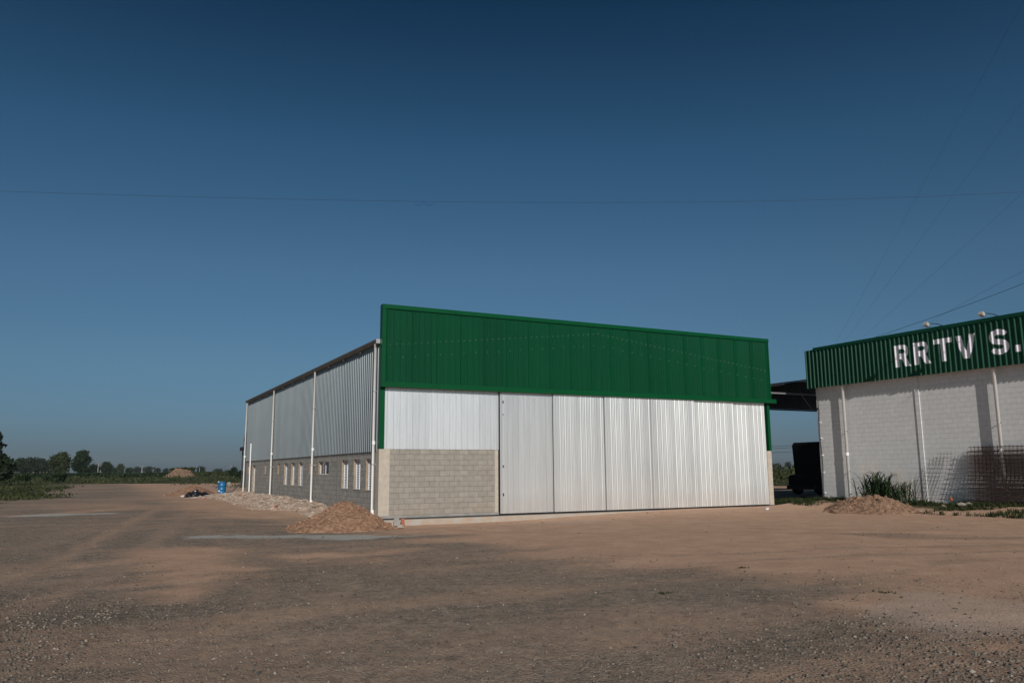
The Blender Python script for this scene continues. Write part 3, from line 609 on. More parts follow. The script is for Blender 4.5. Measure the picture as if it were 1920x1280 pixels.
mb = band(MB(), BV1, -.78, 5.5, 7.34)
mb.add([(BF, -.78, 5.5), (BF + .35, -.78, 5.5), (BF + .35, -.78, 7.34), (BF, -.78, 7.34)], [(0, 1, 2, 3)])
wb.part('sign_band', mb, M['green_b'])
wb.part('sign_band_back', MB().box(BF + .02, BF + .05, BV1, -.80, 5.52, 7.3), M['dark'])
wb.part('band_trim', MB().box(BF - .055, BF + .4, BV1, -1.32, 7.28, 7.42), M['green_b'])
mb = MB().box(BF + .06, BU + 16.3, BV1, BV0 + .1, 7.0, 7.08); wb.part('roof', mb, M['roof'])
for v in (-2.72, -9.78, -16.8, -23.8):
    o = downpipe(wb, BU - .19, v, 5.45, .28, r=.066, wall=BU, foot=False, brk=(.25, .6))
# letters painted on the sign band: columns of narrow strips that follow the ribs
def stroke_S(cx, cz, w_, h_, th):
    P = []
    rx, rz = w_ / 2 - th / 2, (h_ - th) / 4
    for a in np.linspace(20, 270, 26): P.append((cx + rx * math.cos(R(a)), cz + rz + rz * math.sin(R(a))))
    for a in np.linspace(90, -160, 26): P.append((cx + rx * math.cos(R(a)), cz - rz + rz * math.sin(R(a))))
    P = np.array(P); T = np.gradient(P, axis=0); T /= np.linalg.norm(T, axis=1)[:, None]; Nn = np.stack([-T[:, 1], T[:, 0]], 1) * th / 2
    return [list(map(tuple, np.concatenate([P + Nn, (P - Nn)[::-1]])))]
def shape_R(x, z, w_, h_, th):
    r = h_ * .29; cx = x + w_ * .93 - r
    arc = lambda cx_, cz_, rx, rz, a, b_: [(cx_ + rx * math.cos(R(t)), cz_ + rz * math.sin(R(t))) for t in np.linspace(a, b_, 14)]
    cz_ = z + h_ - r
    outer = [(x, z), (x + th, z), (x + th, z + h_ * .36), (x + th * 1.35, z + h_ * .36), (x + w_ - th * 1.05, z), (x + w_ + th * .1, z), (x + w_ * .72, z + h_ * .44)] + arc(cx, cz_, r, r, -60, 90) + [(x, z + h_)]
    ri = r - th * .82
    inner = [(x + th, cz_ - ri)] + arc(cx, cz_, ri, ri, -90, 90) + [(x + th, cz_ + ri)]
    return [outer, inner]
LET = []   # coordinates: s to the right as read (s = -v), z up
zb_, zt_ = 5.96, 6.90; H_ = zt_ - zb_
LET.append(('letter_r', shape_R(5.70, zb_, .72, H_, .215)))
LET.append(('letter_r', shape_R(6.62, zb_, .72, H_, .215)))
s0, s1 = 7.53, 8.33; sm = (s0 + s1) / 2
LET.append(('letter_t', [[(s0, zt_), (s1, zt_), (s1, zt_ - .2), (sm + .115, zt_ - .2), (sm + .115, zb_), (sm - .115, zb_), (sm - .115, zt_ - .2), (s0, zt_ - .2)]]))
s0, s1 = 8.46, 9.31; sm = (s0 + s1) / 2
LET.append(('letter_v', [[(s0, zt_), (s0 + .25, zt_), (sm, zb_ + .30), (s1 - .25, zt_), (s1, zt_), (sm + .14, zb_), (sm - .14, zb_)]]))
LET.append(('letter_s', stroke_S(10.2, (zb_ + zt_) / 2, .76, H_ + .04, .215)))
LET.append(('full_stop', [[(10.77, zb_), (10.98, zb_), (10.98, zb_ + .26), (10.77, zb_ + .26)]]))
for nm, polys in LET:
    allx = [p[0] for P in polys for p in P]; a, b_ = min(allx), max(allx); mb = MB()
    cuts = list(np.arange(a, b_, .012)) + [b_]
    def cross(sx):
        zs = []
        for P in polys:
            for i in range(len(P)):
                p, q = P[i], P[(i + 1) % len(P)]
                if (p[0] > sx) != (q[0] > sx): zs.append(p[1] + (sx - p[0]) * (q[1] - p[1]) / (q[0] - p[0]))
        return sorted(zs)
    for c0, c1 in zip(cuts[:-1], cuts[1:]):
        za, zc = cross(c0 + (c1 - c0) * .02), cross(c1 - (c1 - c0) * .02)
        if len(za) != len(zc): za = zc = cross((c0 + c1) / 2)
        for k in range(0, len(za) - 1, 2):
            xa, xb = BF - ribB(-c0) - .005, BF - ribB(-c1) - .005
            mb.add([(xa, -c0, za[k]), (xb, -c1, zc[k]), (xb, -c1, zc[k + 1]), (xa, -c0, za[k + 1])], [(0, 1, 2, 3)])
    wb.part(nm, mb, M['letter'])
# cable with boxes on the far end of the wall
pts = [(BU - .02, -1.12 + .03 * math.sin(z * 2.3), z) for z in np.arange(.35, 4.6, .2)]
c = wb.part('wall_cable', MB().tube(pts, .012, 6), M['cable'])
wb.part('cable_bracket', MB().tube([(BU - .02, -1.1, 4.55), (BU - .3, -1.35, 4.85)], .02, 6).tube([(BU, -1.02, 4.5), (BU - .1, -1.15, 4.58)], .03, 6), M['dark'], parent=c)
for z in (.55, 1.5, 2.3, 3.1, 3.85): wb.part('junction_box', MB().box(BU - .05, BU, -1.2, -1.12, z, z + .05), M['pvc'], parent=c)
# low kerb in front of the wall
single('kerb', MB().box(BU - .95, BU - .35, -26, -7.7, .0, .27), M['dirt_dark'], 'low earth covered kerb under the rusty mesh panels', 'kerb')
# flood lights over the sign
def floodlight(v, z, label, out=1.08, group='floodlights above the sign band'):
    T = Thing('floodlight', label, 'floodlight', (BF, v, 7.42), group)
    T.part('arm', MB().tube([(BF + .02, v, 7.40), (BF - .4, v, 7.46), (BF - out + .1, v, z + .03)], .016, 6), M['dark'])
    h = MB().obox((BF - out, v, z - .02), (.07, 0, -.035), (0, .085, 0), (.03, 0, .06)); T.part('housing', h, M['lamp_white'])
    T.part('lens', MB().obox((BF - out + .062, v, z - .085), (.06, 0, -.028), (0, .075, 0), (-.004, 0, -.008)), M['glass'])
floodlight(-8.02, 7.40, 'small white floodlight on an arm above the letter T')
floodlight(-10.3, 7.42, 'small white floodlight on an arm above the letter S')
T = Thing('floodlight', 'tiny grey lamp behind the right end of the green hangar front', 'floodlight', (HW + .05, 2.0, 6.6))
T.part('arm', MB().tube([(HW, 2.0, 6.55), (HW + .12, 2.0, 6.72)], .02, 6), M['dark']); T.part('housing', MB().obox((HW + .2, 1.9, 6.78), (.09, 0, 0), (0, .05, .02), (0, -.02, .07)), M['lamp_white'])

# ------------------------------------------------------------------ canopy between the buildings
cn = Thing('canopy', 'dark open canopy spanning between the hangar and the white building', 'canopy', (24, 1.2, 0))
CA0, CA1, CV0, CV1 = HW + .1, 37.0, 1.0, 9.6
zr = lambda u: 5.72 + (u - CA0) * .135
mb = corr(MB(), 1, CV0, CV1, 0, 0, 0, 1) if False else MB()
us = np.arange(CA0, CA1, .0625 * 2)
V = [];
for i, u in enumerate(us):
    h = .03 if (i % 2) else 0
    V += [(u, CV0, zr(u) + h), (u, CV1, zr(u) + h)]
mb.add(V, [(2 * i, 2 * i + 2, 2 * i + 3, 2 * i + 1) for i in range(len(us) - 1)])
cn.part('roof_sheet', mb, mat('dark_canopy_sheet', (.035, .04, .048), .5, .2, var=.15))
mb = MB()
for v in np.arange(CV0 + .15, CV1, 1.4):
    pts = [(u, v, zr(u) - .08) for u in (CA0, CA1)]; mb.tube(pts, .05, 4)
cn.part('purlin', mb, M['dark'])
cn.part('front_beam', MB().box(CA0, 24.6, CV0 + .05, CV0 + .13, 5.42, 5.50), M['zinc'])
mb = MB().box(CA0, CA1, CV1 - .08, CV1, 5.42, 5.50)
cn.part('rear_beam', mb, M['dark'])
n_ = [(CA0, 5.51), (CA1, 5.51), (CA1, zr(CA1) - .02), (CA0, zr(CA0) - .02)]
cn.part('rear_panel', MB().add([(a, CV1 - .06, c) for a, c in n_] + [(a, CV1 - .03, c) for a, c in n_], [(0, 1, 2, 3), (7, 6, 5, 4), (0, 4, 5, 1), (2, 6, 7, 3)]), M['dark'])
mb = MB()
for v in (3.6, 6.4):
    mb.box(CA0, CA1, v, v + .07, 5.60, 5.68)
    for k, u in enumerate(np.arange(CA0, CA1 - .6, .6)): mb.tube([(u, v + .03, 5.64 if k % 2 else zr(u) - .1), (u + .6, v + .03, zr(u + .6) - .1 if k % 2 else 5.64)], .02, 4)
cn.part('truss', mb, M['dark'])
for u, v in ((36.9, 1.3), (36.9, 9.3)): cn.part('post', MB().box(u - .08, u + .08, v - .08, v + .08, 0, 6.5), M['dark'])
cn.part('brace', MB().tube([(22.6, CV0, 5.5), (23.3, CV0 - .1, 4.6)], .015, 5), M['zinc'])

# ------------------------------------------------------------------ truck in the shade
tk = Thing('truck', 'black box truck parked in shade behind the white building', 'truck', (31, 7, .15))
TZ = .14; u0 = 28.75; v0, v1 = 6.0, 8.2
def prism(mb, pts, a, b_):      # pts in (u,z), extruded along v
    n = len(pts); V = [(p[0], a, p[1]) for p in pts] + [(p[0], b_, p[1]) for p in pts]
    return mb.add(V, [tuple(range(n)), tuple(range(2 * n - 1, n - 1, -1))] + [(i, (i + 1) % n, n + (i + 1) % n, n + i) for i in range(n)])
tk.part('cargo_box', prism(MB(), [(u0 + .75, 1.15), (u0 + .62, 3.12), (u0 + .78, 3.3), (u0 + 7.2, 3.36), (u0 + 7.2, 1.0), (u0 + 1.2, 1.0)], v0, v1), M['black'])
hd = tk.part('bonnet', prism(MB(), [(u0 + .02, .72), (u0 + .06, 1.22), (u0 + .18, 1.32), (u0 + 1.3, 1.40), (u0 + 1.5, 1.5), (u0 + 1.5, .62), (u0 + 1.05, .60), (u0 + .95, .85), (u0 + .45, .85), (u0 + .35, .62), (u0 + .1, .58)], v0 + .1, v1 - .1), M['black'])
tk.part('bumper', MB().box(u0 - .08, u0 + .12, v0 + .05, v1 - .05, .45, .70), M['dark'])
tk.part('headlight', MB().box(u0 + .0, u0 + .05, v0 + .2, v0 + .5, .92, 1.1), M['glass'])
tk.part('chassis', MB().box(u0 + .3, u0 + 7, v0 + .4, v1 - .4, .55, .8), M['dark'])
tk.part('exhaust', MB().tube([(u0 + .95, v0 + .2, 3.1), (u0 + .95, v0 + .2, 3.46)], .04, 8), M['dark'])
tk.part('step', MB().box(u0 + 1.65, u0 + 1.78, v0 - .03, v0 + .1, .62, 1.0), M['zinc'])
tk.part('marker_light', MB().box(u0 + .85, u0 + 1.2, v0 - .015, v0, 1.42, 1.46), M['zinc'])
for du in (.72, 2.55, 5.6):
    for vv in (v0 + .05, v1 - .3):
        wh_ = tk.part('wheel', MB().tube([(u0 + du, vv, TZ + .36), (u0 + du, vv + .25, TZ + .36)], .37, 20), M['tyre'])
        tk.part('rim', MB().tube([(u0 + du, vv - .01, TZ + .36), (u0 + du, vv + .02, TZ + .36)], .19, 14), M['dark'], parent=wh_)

# ------------------------------------------------------------------ heaps
def heap(name, u, v, ru, rv, h, m, label, cat, seed, lumps=120, cs=.05, mm=None, skew=(0, 0), sharp=1.0, n=90, frame='uv', rough=.10, peaks=None):
    if frame == 'uv': zf = lambda a, b: ground_z(*[np.array(q) for q in W2(a, b)])
    else: zf = lambda a, b: ground_z(a, b)
    t = np.linspace(-1.25, 1.25, n); A_, B_ = np.meshgrid(t, t); a = A_.ravel(); b_ = B_.ravel()
    edge = 1 + (fbm(a * 1.7 + seed, b_ * 1.7, 4, seed) - .5) * .75
    rr = np.hypot(a - skew[0] * (1 - np.hypot(a, b_)), b_ - skew[1] * (1 - np.hypot(a, b_))) / edge
    hh = np.clip(1 - rr, 0, 1) ** sharp
    if peaks:
        for pa, pb, pr, ph in peaks: hh = np.maximum(hh, ph * np.clip(1 - np.hypot(a - pa, b_ - pb) / pr, 0, 1) ** .8)
    hh = hh * (1 + rough * 3 * (fbm(a * 5 + 3, b_ * 5, 4, seed + 3) - .5)) + np.where(hh > 0, (fbm(a * 14, b_ * 14, 3, seed + 5) - .5) * rough * .9 * np.minimum(1, hh * 6), 0)
    P = (u + a * ru, v + b_ * rv); z = zf(*P) + hh * h - np.where(hh <= .01, .05, 0)
    idx = np.arange(n * n).reshape(n, n); mb = MB()
    mb.V.append(np.stack([P[0], P[1], z], 1)); mb.n = n * n
    mb.F = [tuple(q) for q in np.stack([idx[:-1, :-1].ravel(), idx[:-1, 1:].ravel(), idx[1:, 1:].ravel(), idx[1:, :-1].ravel()], 1).tolist()]; mb.Mi = [0] * len(mb.F)
    Z = z.reshape(n, n)
    for _ in range(lumps):
        q = rng.random() * 6.28; rad = rng.random() ** .55 * 1.24; aa, bb = rad * math.cos(q), rad * math.sin(q)
        i = int((bb + 1.25) / 2.5 * (n - 1)); j = int((aa + 1.25) / 2.5 * (n - 1)); s_ = cs * (.3 + 1.2 * rng.random() ** 2.5)
        mb.rock((u + aa * ru, v + bb * rv, Z[i, j] + s_ * .2), (s_, s_ * (.6 + .5 * rng.random()), s_ * .7), 1)
    o0 = (u, v, gzu(u, v) if frame == 'uv' else gz(u, v))
    return single(name, mb, [m, mm or M['clod']], label, cat, o0, frame=frame)
heap('dirt_pile', -2.15, -3.3, 1.8, 1.8, .98, M['dirt'], 'reddish dirt pile beside the hangar\'s left front corner', 'dirt pile', 11, 1500, .04, sharp=1.0, n=150, rough=.12)
heap('dirt_pile', 18.3, -5.8, 1.35, 1.8, .62, M['dirt_dark'], 'lumpy brown soil pile at the foot of the white wall', 'dirt pile', 23, 260, .06, mm=M['clod_dark'], sharp=.75, n=120, rough=.2, peaks=[(.1, -.35, .8, 1.0)])
heap('dirt_pile', -2.35, 37.5, 1.95, 2.3, .80, M['dirt'], 'distant tan dirt pile beside the blue drum', 'dirt pile', 31, 200, .07, sharp=1.0, n=80, rough=.07)
# long rubble strip along the side wall
def strip():
    u = np.linspace(-3.6, .02, 46); v = np.linspace(2.5, 33, 240); A_, B_ = np.meshgrid(u, v); a = A_.ravel(); b_ = B_.ravel()
    wv = 1.7 + 1.2 * fbm(b_ * .35, b_ * 0, 3, 4) + .9 * sstep(24, 32, b_) - 1.0 * (1 - sstep(6, 12, b_))
    hh = sstep(0, 1, (a + wv) / wv) * (.16 + .22 * fbm(a * 1.1, b_ * .7, 4, 8)) * sstep(2.5, 5, b_) * (1 - sstep(31, 33, b_)) + np.where(a > -wv, (fbm(a * 6, b_ * 6, 4, 2) - .5) * .20, 0)
    x, y = W2(a, b_); z = ground_z(x, y) + hh - np.where(a < -wv, .06, 0)
    n1, n0 = len(v), len(u); idx = np.arange(n1 * n0).reshape(n1, n0); mb = MB(); mb.V.append(np.stack([a, b_, z], 1)); mb.n = n1 * n0
    mb.F = [tuple(q) for q in np.stack([idx[:-1, :-1].ravel(), idx[:-1, 1:].ravel(), idx[1:, 1:].ravel(), idx[1:, :-1].ravel()], 1).tolist()]; mb.Mi = [0] * len(mb.F)
    Z = z.reshape(n1, n0)
    for _ in range(1800):
        i = rng.integers(0, n1); j = int(n0 * rng.random() ** .8 * .98); s_ = .02 + .12 * rng.random() ** 5
        if a.reshape(n1, n0)[i, j] < -wv.reshape(n1, n0)[i, j] - .3: continue
        mb.rock((u[j], v[i], Z[i, j] + s_ * .2), (s_, s_ * .8, s_ * .5), 0 if rng.random() < .5 else (1 if rng.random() < .94 else 2))
    return single('rubble_strip', mb, [M['rubble'], mat('cement_lumps', (.50, .45, .39), .95, var=.2, vscale=6), M['brick']], 'strip of broken cement and pinkish rubble along the hangar\'s side wall', 'rubble', (-1, 15, gzu(-1, 15)))
strip()

# ------------------------------------------------------------------ loose debris
def rockthing(name, u, v, r, m, label, cat, group=None, n=1, spread=.2):
    mb = MB(); z = gzu(u, v)
    for i in range(n): mb.rock((u + (rng.random() - .5) * spread * (n > 1), v + (rng.random() - .5) * spread * (n > 1), z + r * .3), (r, r * (.7 + .3 * rng.random()), r * .6))
    return single(name, mb, m, label, cat, (u, v, z), group)
def brickthing(u, v, z, ang, tilt, label, m='brick', size=(.12, .06, .05), name='brick', cat='brick'):
    ca_, sa_ = math.cos(ang), math.sin(ang); ct, st = math.cos(tilt), math.sin(tilt)
    ax = np.array([ca_ * ct, sa_ * ct, st]) * size[0]; ay = np.array([-sa_, ca_, 0]) * size[1]; az_ = np.cross(ax / size[0], ay / size[1]) * size[2]
    return single(name, MB().obox((u, v, z), ax, ay, az_), M[m], label, cat, (u, v, z))
z0 = gzu(.6, -1.3)
brickthing(.45, -.75, z0 + .14, 1.2, 1.25, 'grey brown block piece standing upright at the hangar corner', 'concrete_dark', (.14, .09, .06), 'block_piece', 'block')
brickthing(.68, -.75, z0 + .14, 1.4, 1.15, 'red brick leaning upright at the hangar corner', 'brick')
brickthing(-.15, -1.3, z0 + .10, .2, .1, 'red brick lying flat beside the corner downpipe', 'brick', (.2, .1, .05))
brickthing(-.25, -.65, z0 + .17, .1, -.12, 'broken plank lying across the corner rubble', 'concrete_dark', (.5, .09, .04), 'plank', 'plank')
rockthing('concrete_chunk', .1, -2.2, .17, M['slab'], 'pale chunk of concrete at the right foot of the dirt pile', 'chunk')
rockthing('concrete_chunk', -.35, -.2, .12, M['dark'], 'dark lump under the corner downpipe\'s outlet', 'chunk')
rockthing('concrete_chunk', 19.4, -8.5, .16, M['rubble'], 'pale grey chunk at the right foot of the brown soil pile', 'chunk')
rockthing('concrete_chunk', 18.4, -8.2, .15, M['rubble'], 'whitish chunk in front of the brown soil pile', 'chunk')
rockthing('concrete_chunk', 20.0, -8.9, .17, M['slab'], 'pinkish double chunk lying in the weeds below the curled mesh sheet', 'chunk', n=2, spread=.4)
rockthing('paper_scrap', 15.9, -3.0, .10, M['rag'], 'crumpled pale scrap on sand before the right sliding door', 'litter')
rockthing('paper_scrap', 16.7, -2.2, .09, M['rag'], 'flat white scrap nearest the last sliding door', 'litter')
for k in range(26):
    u, v = 4 + 16 * rng.random(), -1.2 - 5.5 * rng.random() ** 1.5; rr = .02 + .05 * rng.random() ** 3
    rockthing('stone', u, v, rr, M['clod'] if k % 3 else M['rubble'], 'small stray stone on the sandy yard before the sliding doors', 'stone', 'stray stones before the doors')
def grasstuft(mb, x, y, z, h, n, spread, lean=.5, wd=.02, mi=0, curl=.6):
    for _ in range(n):
        a = rng.random() * 6.28; d = spread * rng.random(); bx, by = x + d * math.cos(a), y + d * math.sin(a); hh = h * (.5 + .6 * rng.random()); l = lean * hh * rng.random()
        b2 = rng.random() * 6.28; px_, py_ = -math.sin(b2) * wd, math.cos(b2) * wd; dx, dy = math.cos(b2) * l, math.sin(b2) * l
        mb.add([(bx - px_, by - py_, z - .02), (bx + px_, by + py_, z - .02), (bx + dx * .4 + px_ * .8, by + dy * .4 + py_ * .8, z + hh * .6), (bx + dx * .4 - px_ * .8, by + dy * .4 - py_ * .8, z + hh * .6),
                (bx + dx, by + dy, z + hh * (1 - curl * .3))], [(0, 1, 2, 3), (3, 2, 4)], mi)

# weeds below the white wall and in the gap
mb = MB()
for _ in range(2600):
    if rng.random() < .72:
        v = -1.5 - 12 * rng.random(); u = 21.35 - (.3 + 2.9 * rng.random() ** 1.3) * (1 if v < -7 else .8)
        h = .10 + .16 * rng.random()
        if -8.4 < v < -4 and u < 19.8: continue
        if fbm(np.array([u * .9]), np.array([v * .9]), 3, 77)[0] < .43 + .10 * (21.3 - u) / 3 : continue
    else: u = 19.5 + 3.4 * rng.random(); v = -1.2 + 3.2 * rng.random(); h = .12 + .16 * rng.random()
    if v > -1.2 and u < 19.45: continue
    if BU - .02 < u and v < -.9: continue
    grasstuft(mb, u, v, gzu(u, v) - (.0), h, 7, .10, .9, .011)
single('grass', mb, M['grass'], 'low green grass and weeds at the foot of the white wall', 'grass', kind='stuff')
# tall reed clump
rd = Thing('reed_clump', 'tall dark reed clump with pale seed heads against the white wall', 'reeds', (19.9, -5.5, .2))
MBS = [MB(), MB()]; mb = MBS[0]
def blade(u, v, z, h, l, a, wd):
    pts = []; d = np.array([math.cos(a), math.sin(a), 0]); s_ = np.array([-math.sin(a), math.cos(a), 0]); V = []
    for t in np.linspace(0, 1, 7): V.append(np.array([u, v, z]) + d * l * t ** 1.6 + np.array([0, 0, h * (2.3 * t - 1.45 * t * t) / .9])); 
    VV = []
    for i, p in enumerate(V): w_ = wd * (1 - (i / 6) ** 2) + .002; VV += [p - s_ * w_, p + s_ * w_]
    mb.add(VV, [(2 * i, 2 * i + 1, 2 * i + 3, 2 * i + 2) for i in range(6)])
for _ in range(300):
    c_ = rng.random() < .66
    cu, cv, hh = (19.9, -5.2, 1.2) if c_ else (20.2, -5.95, .85)
    u, v = cu + rng.normal() * .24, cv + rng.normal() * .28; mb = MBS[0 if c_ else 1]
    blade(u, v, gzu(u, v) - .05, hh * (.55 + .6 * rng.random()), .45 + .75 * rng.random(), rng.random() * 6.28, .02)
for _ in range(260):
    u, v = 19.9 + rng.normal() * .3, -5.45 + rng.normal() * .6; mb = MBS[0 if v > -5.6 else 1]
    p = np.array([u, v, gzu(u, v) + .75 * rng.random()]); q = rng.normal(size=3); q /= np.linalg.norm(q); r2 = np.cross(q, rng.normal(size=3)); r2 /= np.linalg.norm(r2)
    mb.add([p - q * .07, p + r2 * .03, p + q * .07, p - r2 * .03], [(0, 1, 2, 3)])
rd.part('tall_blades', MBS[0], M['reed']); rd.part('short_blades', MBS[1], M['reed'])
mb = MB()
for _ in range(44):
    c_ = rng.random() < .6; u, v = ((19.9, -4.95) if c_ else (20.2, -6.0)); u += rng.normal() * .15; v += rng.normal() * .28
    top = 1.75 if c_ else 1.45; h = top * (.85 + .2 * rng.random()); z = gzu(u, v); a = rng.random() * 6.28; lx, ly = .15 * math.cos(a), .15 * math.sin(a)
    mb.tube([(u, v, z), (u + lx * .3, v + ly * .3, z + h * .7), (u + lx, v + ly, z + h)], .003, 3, cap=False)
    for _k in range(16):
        t = .72 + .28 * rng.random(); p = np.array([u + lx * t, v + ly * t, z + h * t]); q = rng.normal(size=3) * .04; q[2] = abs(q[2]); mb.add([p, p + q + (.008, .004, 0), p + q - (.008, .004, 0.01)], [(0, 1, 2)])
rd.part('seed_head', mb, M['seed'])
# pale board and grey sack behind the reeds
single('board', MB().obox((20.95, -6.02, .75), (.02, 0, .004), (0, .055, 0), (.10, .0, .5)), M['wood'], 'pale upright board leaning on the white wall behind the reeds', 'board', (20.9, -6.0, .2))
mb = MB(); V = [(20.85, -5.05, .55), (20.9, -5.9, 1.15), (20.75, -5.95, .25), (20.6, -5.1, .25), (20.95, -5.5, .95), (20.7, -5.5, .3)]
mb.add(V, [(0, 4, 5, 3), (4, 1, 2, 5)]); mb.add([(a + .05, b, c) for a, b, c in V], [(3, 5, 4, 0), (5, 2, 1, 4)])
single('netting', mb, M['concrete_dark'], 'grey folded netting propped against the pale board', 'netting', (20.7, -5.5, .2))

for (x_, y_), lb in (((4.05, 14.6), 'small dark weed tuft alone on the sand, furthest from the camera'), ((5.19, 11.6), 'small dark weed tuft at the edge of the dark gravel on the right'), ((2.1, 11.6), 'smallest dark weed tuft in the middle of the gravel')):
    mb = MB(); z_ = gz(x_, y_)
    for _ in range(9): grasstuft(mb, x_ + rng.normal() * .06, y_ + rng.normal() * .04, z_, .035, 5, .03, 1.4, .006)
    single('weed_tuft', mb, M['grass'], lb, 'weed', (x_, y_, z_), 'weed tufts in the yard', 'xy')
# rebar mesh sheets standing against the wall
def meshsheet(name, v0, v1, zb, zt, ub, ut, label, group, step=.15, r=.005, bend=None, trim=None, m='rust', jitter=.0, hstep=None, rh=None):
    mb = MB(); n_v = int(abs(v1 - v0) / step) + 1; zs = np.arange(zb + .05, zt, hstep or step)
    def P(v, z):
        t = (z - zb) / (zt - zb); u = ub + (ut - ub) * t
        dv = bend(v, t) if bend else 0
        return (u, v + dv, z)
    for i in range(n_v):
        v = v0 - i * step + (rng.random() - .5) * .01; zt2 = zt + .015 - (trim(v) if trim else 0) + rng.random() * jitter
        zz = np.linspace(zb, zt2, 7); mb.tube([P(v, z) for z in zz], r, 4, cap=False)
    for z in zs:
        vs = [v0 - i * step for i in range(n_v) if z < zt + .0 - (trim(v0 - i * step) if trim else 0)]
        if len(vs) < 2: continue
        a, b_ = max(vs) + .06 + rng.random() * jitter, min(vs) - .06
        vv = np.linspace(a, b_, max(4, int((a - b_) / .8)))
        mb.tube([tuple(np.array(P(v, z)) - (2 * r, 0, 0)) for v in vv], rh or r, 4, cap=False)
    return single(name, mb, M[m], label, 'mesh panel', (ub, (v0 + v1) / 2, zb), group)
G = 'rusty mesh panels leaning on the white wall'
nm_ = ['frontmost', 'second', 'third', 'fourth', 'fifth', 'sixth', 'rearmost']
for k in range(7):
    meshsheet('mesh_panel', -8.62 - .12 * ((k * 5) % 7) / 7 - (.1 if k % 2 else 0), -16.6, .27, 2.50 - .05 * (k % 3), BU - .62 + .055 * k, BU - .26 + .028 * k, f'{nm_[k]} rusty steel mesh panel of the dense stack on the white wall', G, jitter=.05, r=.0048, hstep=.155, rh=.011)
meshsheet('mesh_panel', -8.25, -9.3, .27, 2.40, BU - .38, BU - .14, 'short rusty mesh offcut poking out left of the dense mesh stack', G, jitter=.08, r=.004)
meshsheet('mesh_panel', -5.95, -7.35, .26, 2.32, BU - .30, BU - .12, 'thin curled single mesh sheet left of the dense mesh stack', G, step=.15, r=.0045, bend=lambda v, t: -.55 * math.sin(t * 1.5) + .15,
          trim=lambda v: max(0, (v + 6.75) * 1.35), jitter=.05)
single('red_cap', MB().tube([(BU - .4, -7.75, .42), (BU - .4, -7.70, .50)], .045, 8).tube([(BU - .4, -7.70, .5), (BU - .38, -7.68, .56)], .02, 6), mat('orange_plastic', (.5, .08, .02), .5), 'small orange plastic piece at the foot of the white wall', 'plastic piece', (BU - .4, -7.7, .4))
rockthing('stick', 20.2, -8.1, .02, M['wood'], 'dry stick lying in the weeds before the mesh', 'stick')

# ------------------------------------------------------------------ drum, tarp, blocks, hose (left rear)
du, dv = -.75, 34.6; zz = gzu(du, dv)
dr = Thing('drum', 'blue steel drum standing on grey blocks beyond the hangar', 'drum', (du, dv, zz + .2))
prof = [(0, 0), (.29, 0), (.30, .02), (.285, .04), (.285, .27), (.30, .29), (.285, .31), (.285, .56), (.30, .58), (.285, .60), (.285, .83), (.30, .86), (.28, .86), (.275, .80), (0, .80)]
dr.part('body', MB().lathe((du, dv, zz + .2), prof, 28), M['blue'], smooth=True)
mb = MB()
for k in range(5):
    t = -2.75 + k * .14; mb.obox((du + .29 * math.cos(t), dv + .29 * math.sin(t), zz + .38 + .02 * (k % 2)), (.004 * math.cos(t), .004 * math.sin(t), 0), (-.03 * math.sin(t), .03 * math.cos(t), 0), (0, 0, .035))
dr.part('label', mb, M['rag'])
dr.part('rim_rag', MB().rock((du - .25, dv - .1, zz + 1.03), (.09, .1, .05)), M['rag'])
brickthing(du - .15, dv - .15, zz + .1, .3, 0, 'grey concrete block under the blue drum', 'slab', (.3, .25, .1), 'concrete_block', 'block')
brickthing(du - .9, dv - 1.6, zz + .1, .15, 0, 'grey concrete block in front of the blue drum', 'slab', (.38, .1, .1), 'concrete_block', 'block')
brickthing(du + .6, dv - 1.0, zz + .12, -.3, .05, 'pinkish concrete slab piece right of the blue drum', 'slab', (.45, .25, .09), 'concrete_block', 'block')
heap('tarp', du - 1.9, dv - 1.6, 1.05, .9, .42, M['tarp'], 'crumpled black plastic sheet left of the blue drum', 'tarp', 51, 0, n=50, rough=.5, sharp=.6)
heap('tarp', du + 1.3, dv + .2, .7, .4, .30, M['tarp'], 'small black plastic sheet right of the blue drum', 'tarp', 57, 0, n=40, rough=.4, sharp=.7)
rockthing('plastic_bag', du - 2.75, dv - 1.0, .17, M['rag'], 'white plastic bag at the left end of the black sheet', 'bag')
rockthing('plastic_bag', du - 1.95, dv - 1.7, .15, M['rag'], 'white plastic bag lying on the black sheet', 'bag').location.z += .35
rockthing('plastic_bag', du - 2.2, dv - 3.4, .10, M['rag'], 'white lump on the gravel in front of the black sheet', 'bag')
rockthing('plastic_bag', du - .5, dv - 4.2, .13, M['rag'], 'pale lump on gravel nearest the rubble strip', 'bag')
single('hose', MB().tube([(du + .3, dv, zz + .25), (du + 1.0, dv + 1.5, zz + .35), (du + 1.9, dv + 4, zz + .8), (du + 3.4, dv + 8, zz + 1.3)], .03, 6), M['hose'], 'blue hose running from the drum to the hangar\'s rear', 'hose', (du + .3, dv, zz))

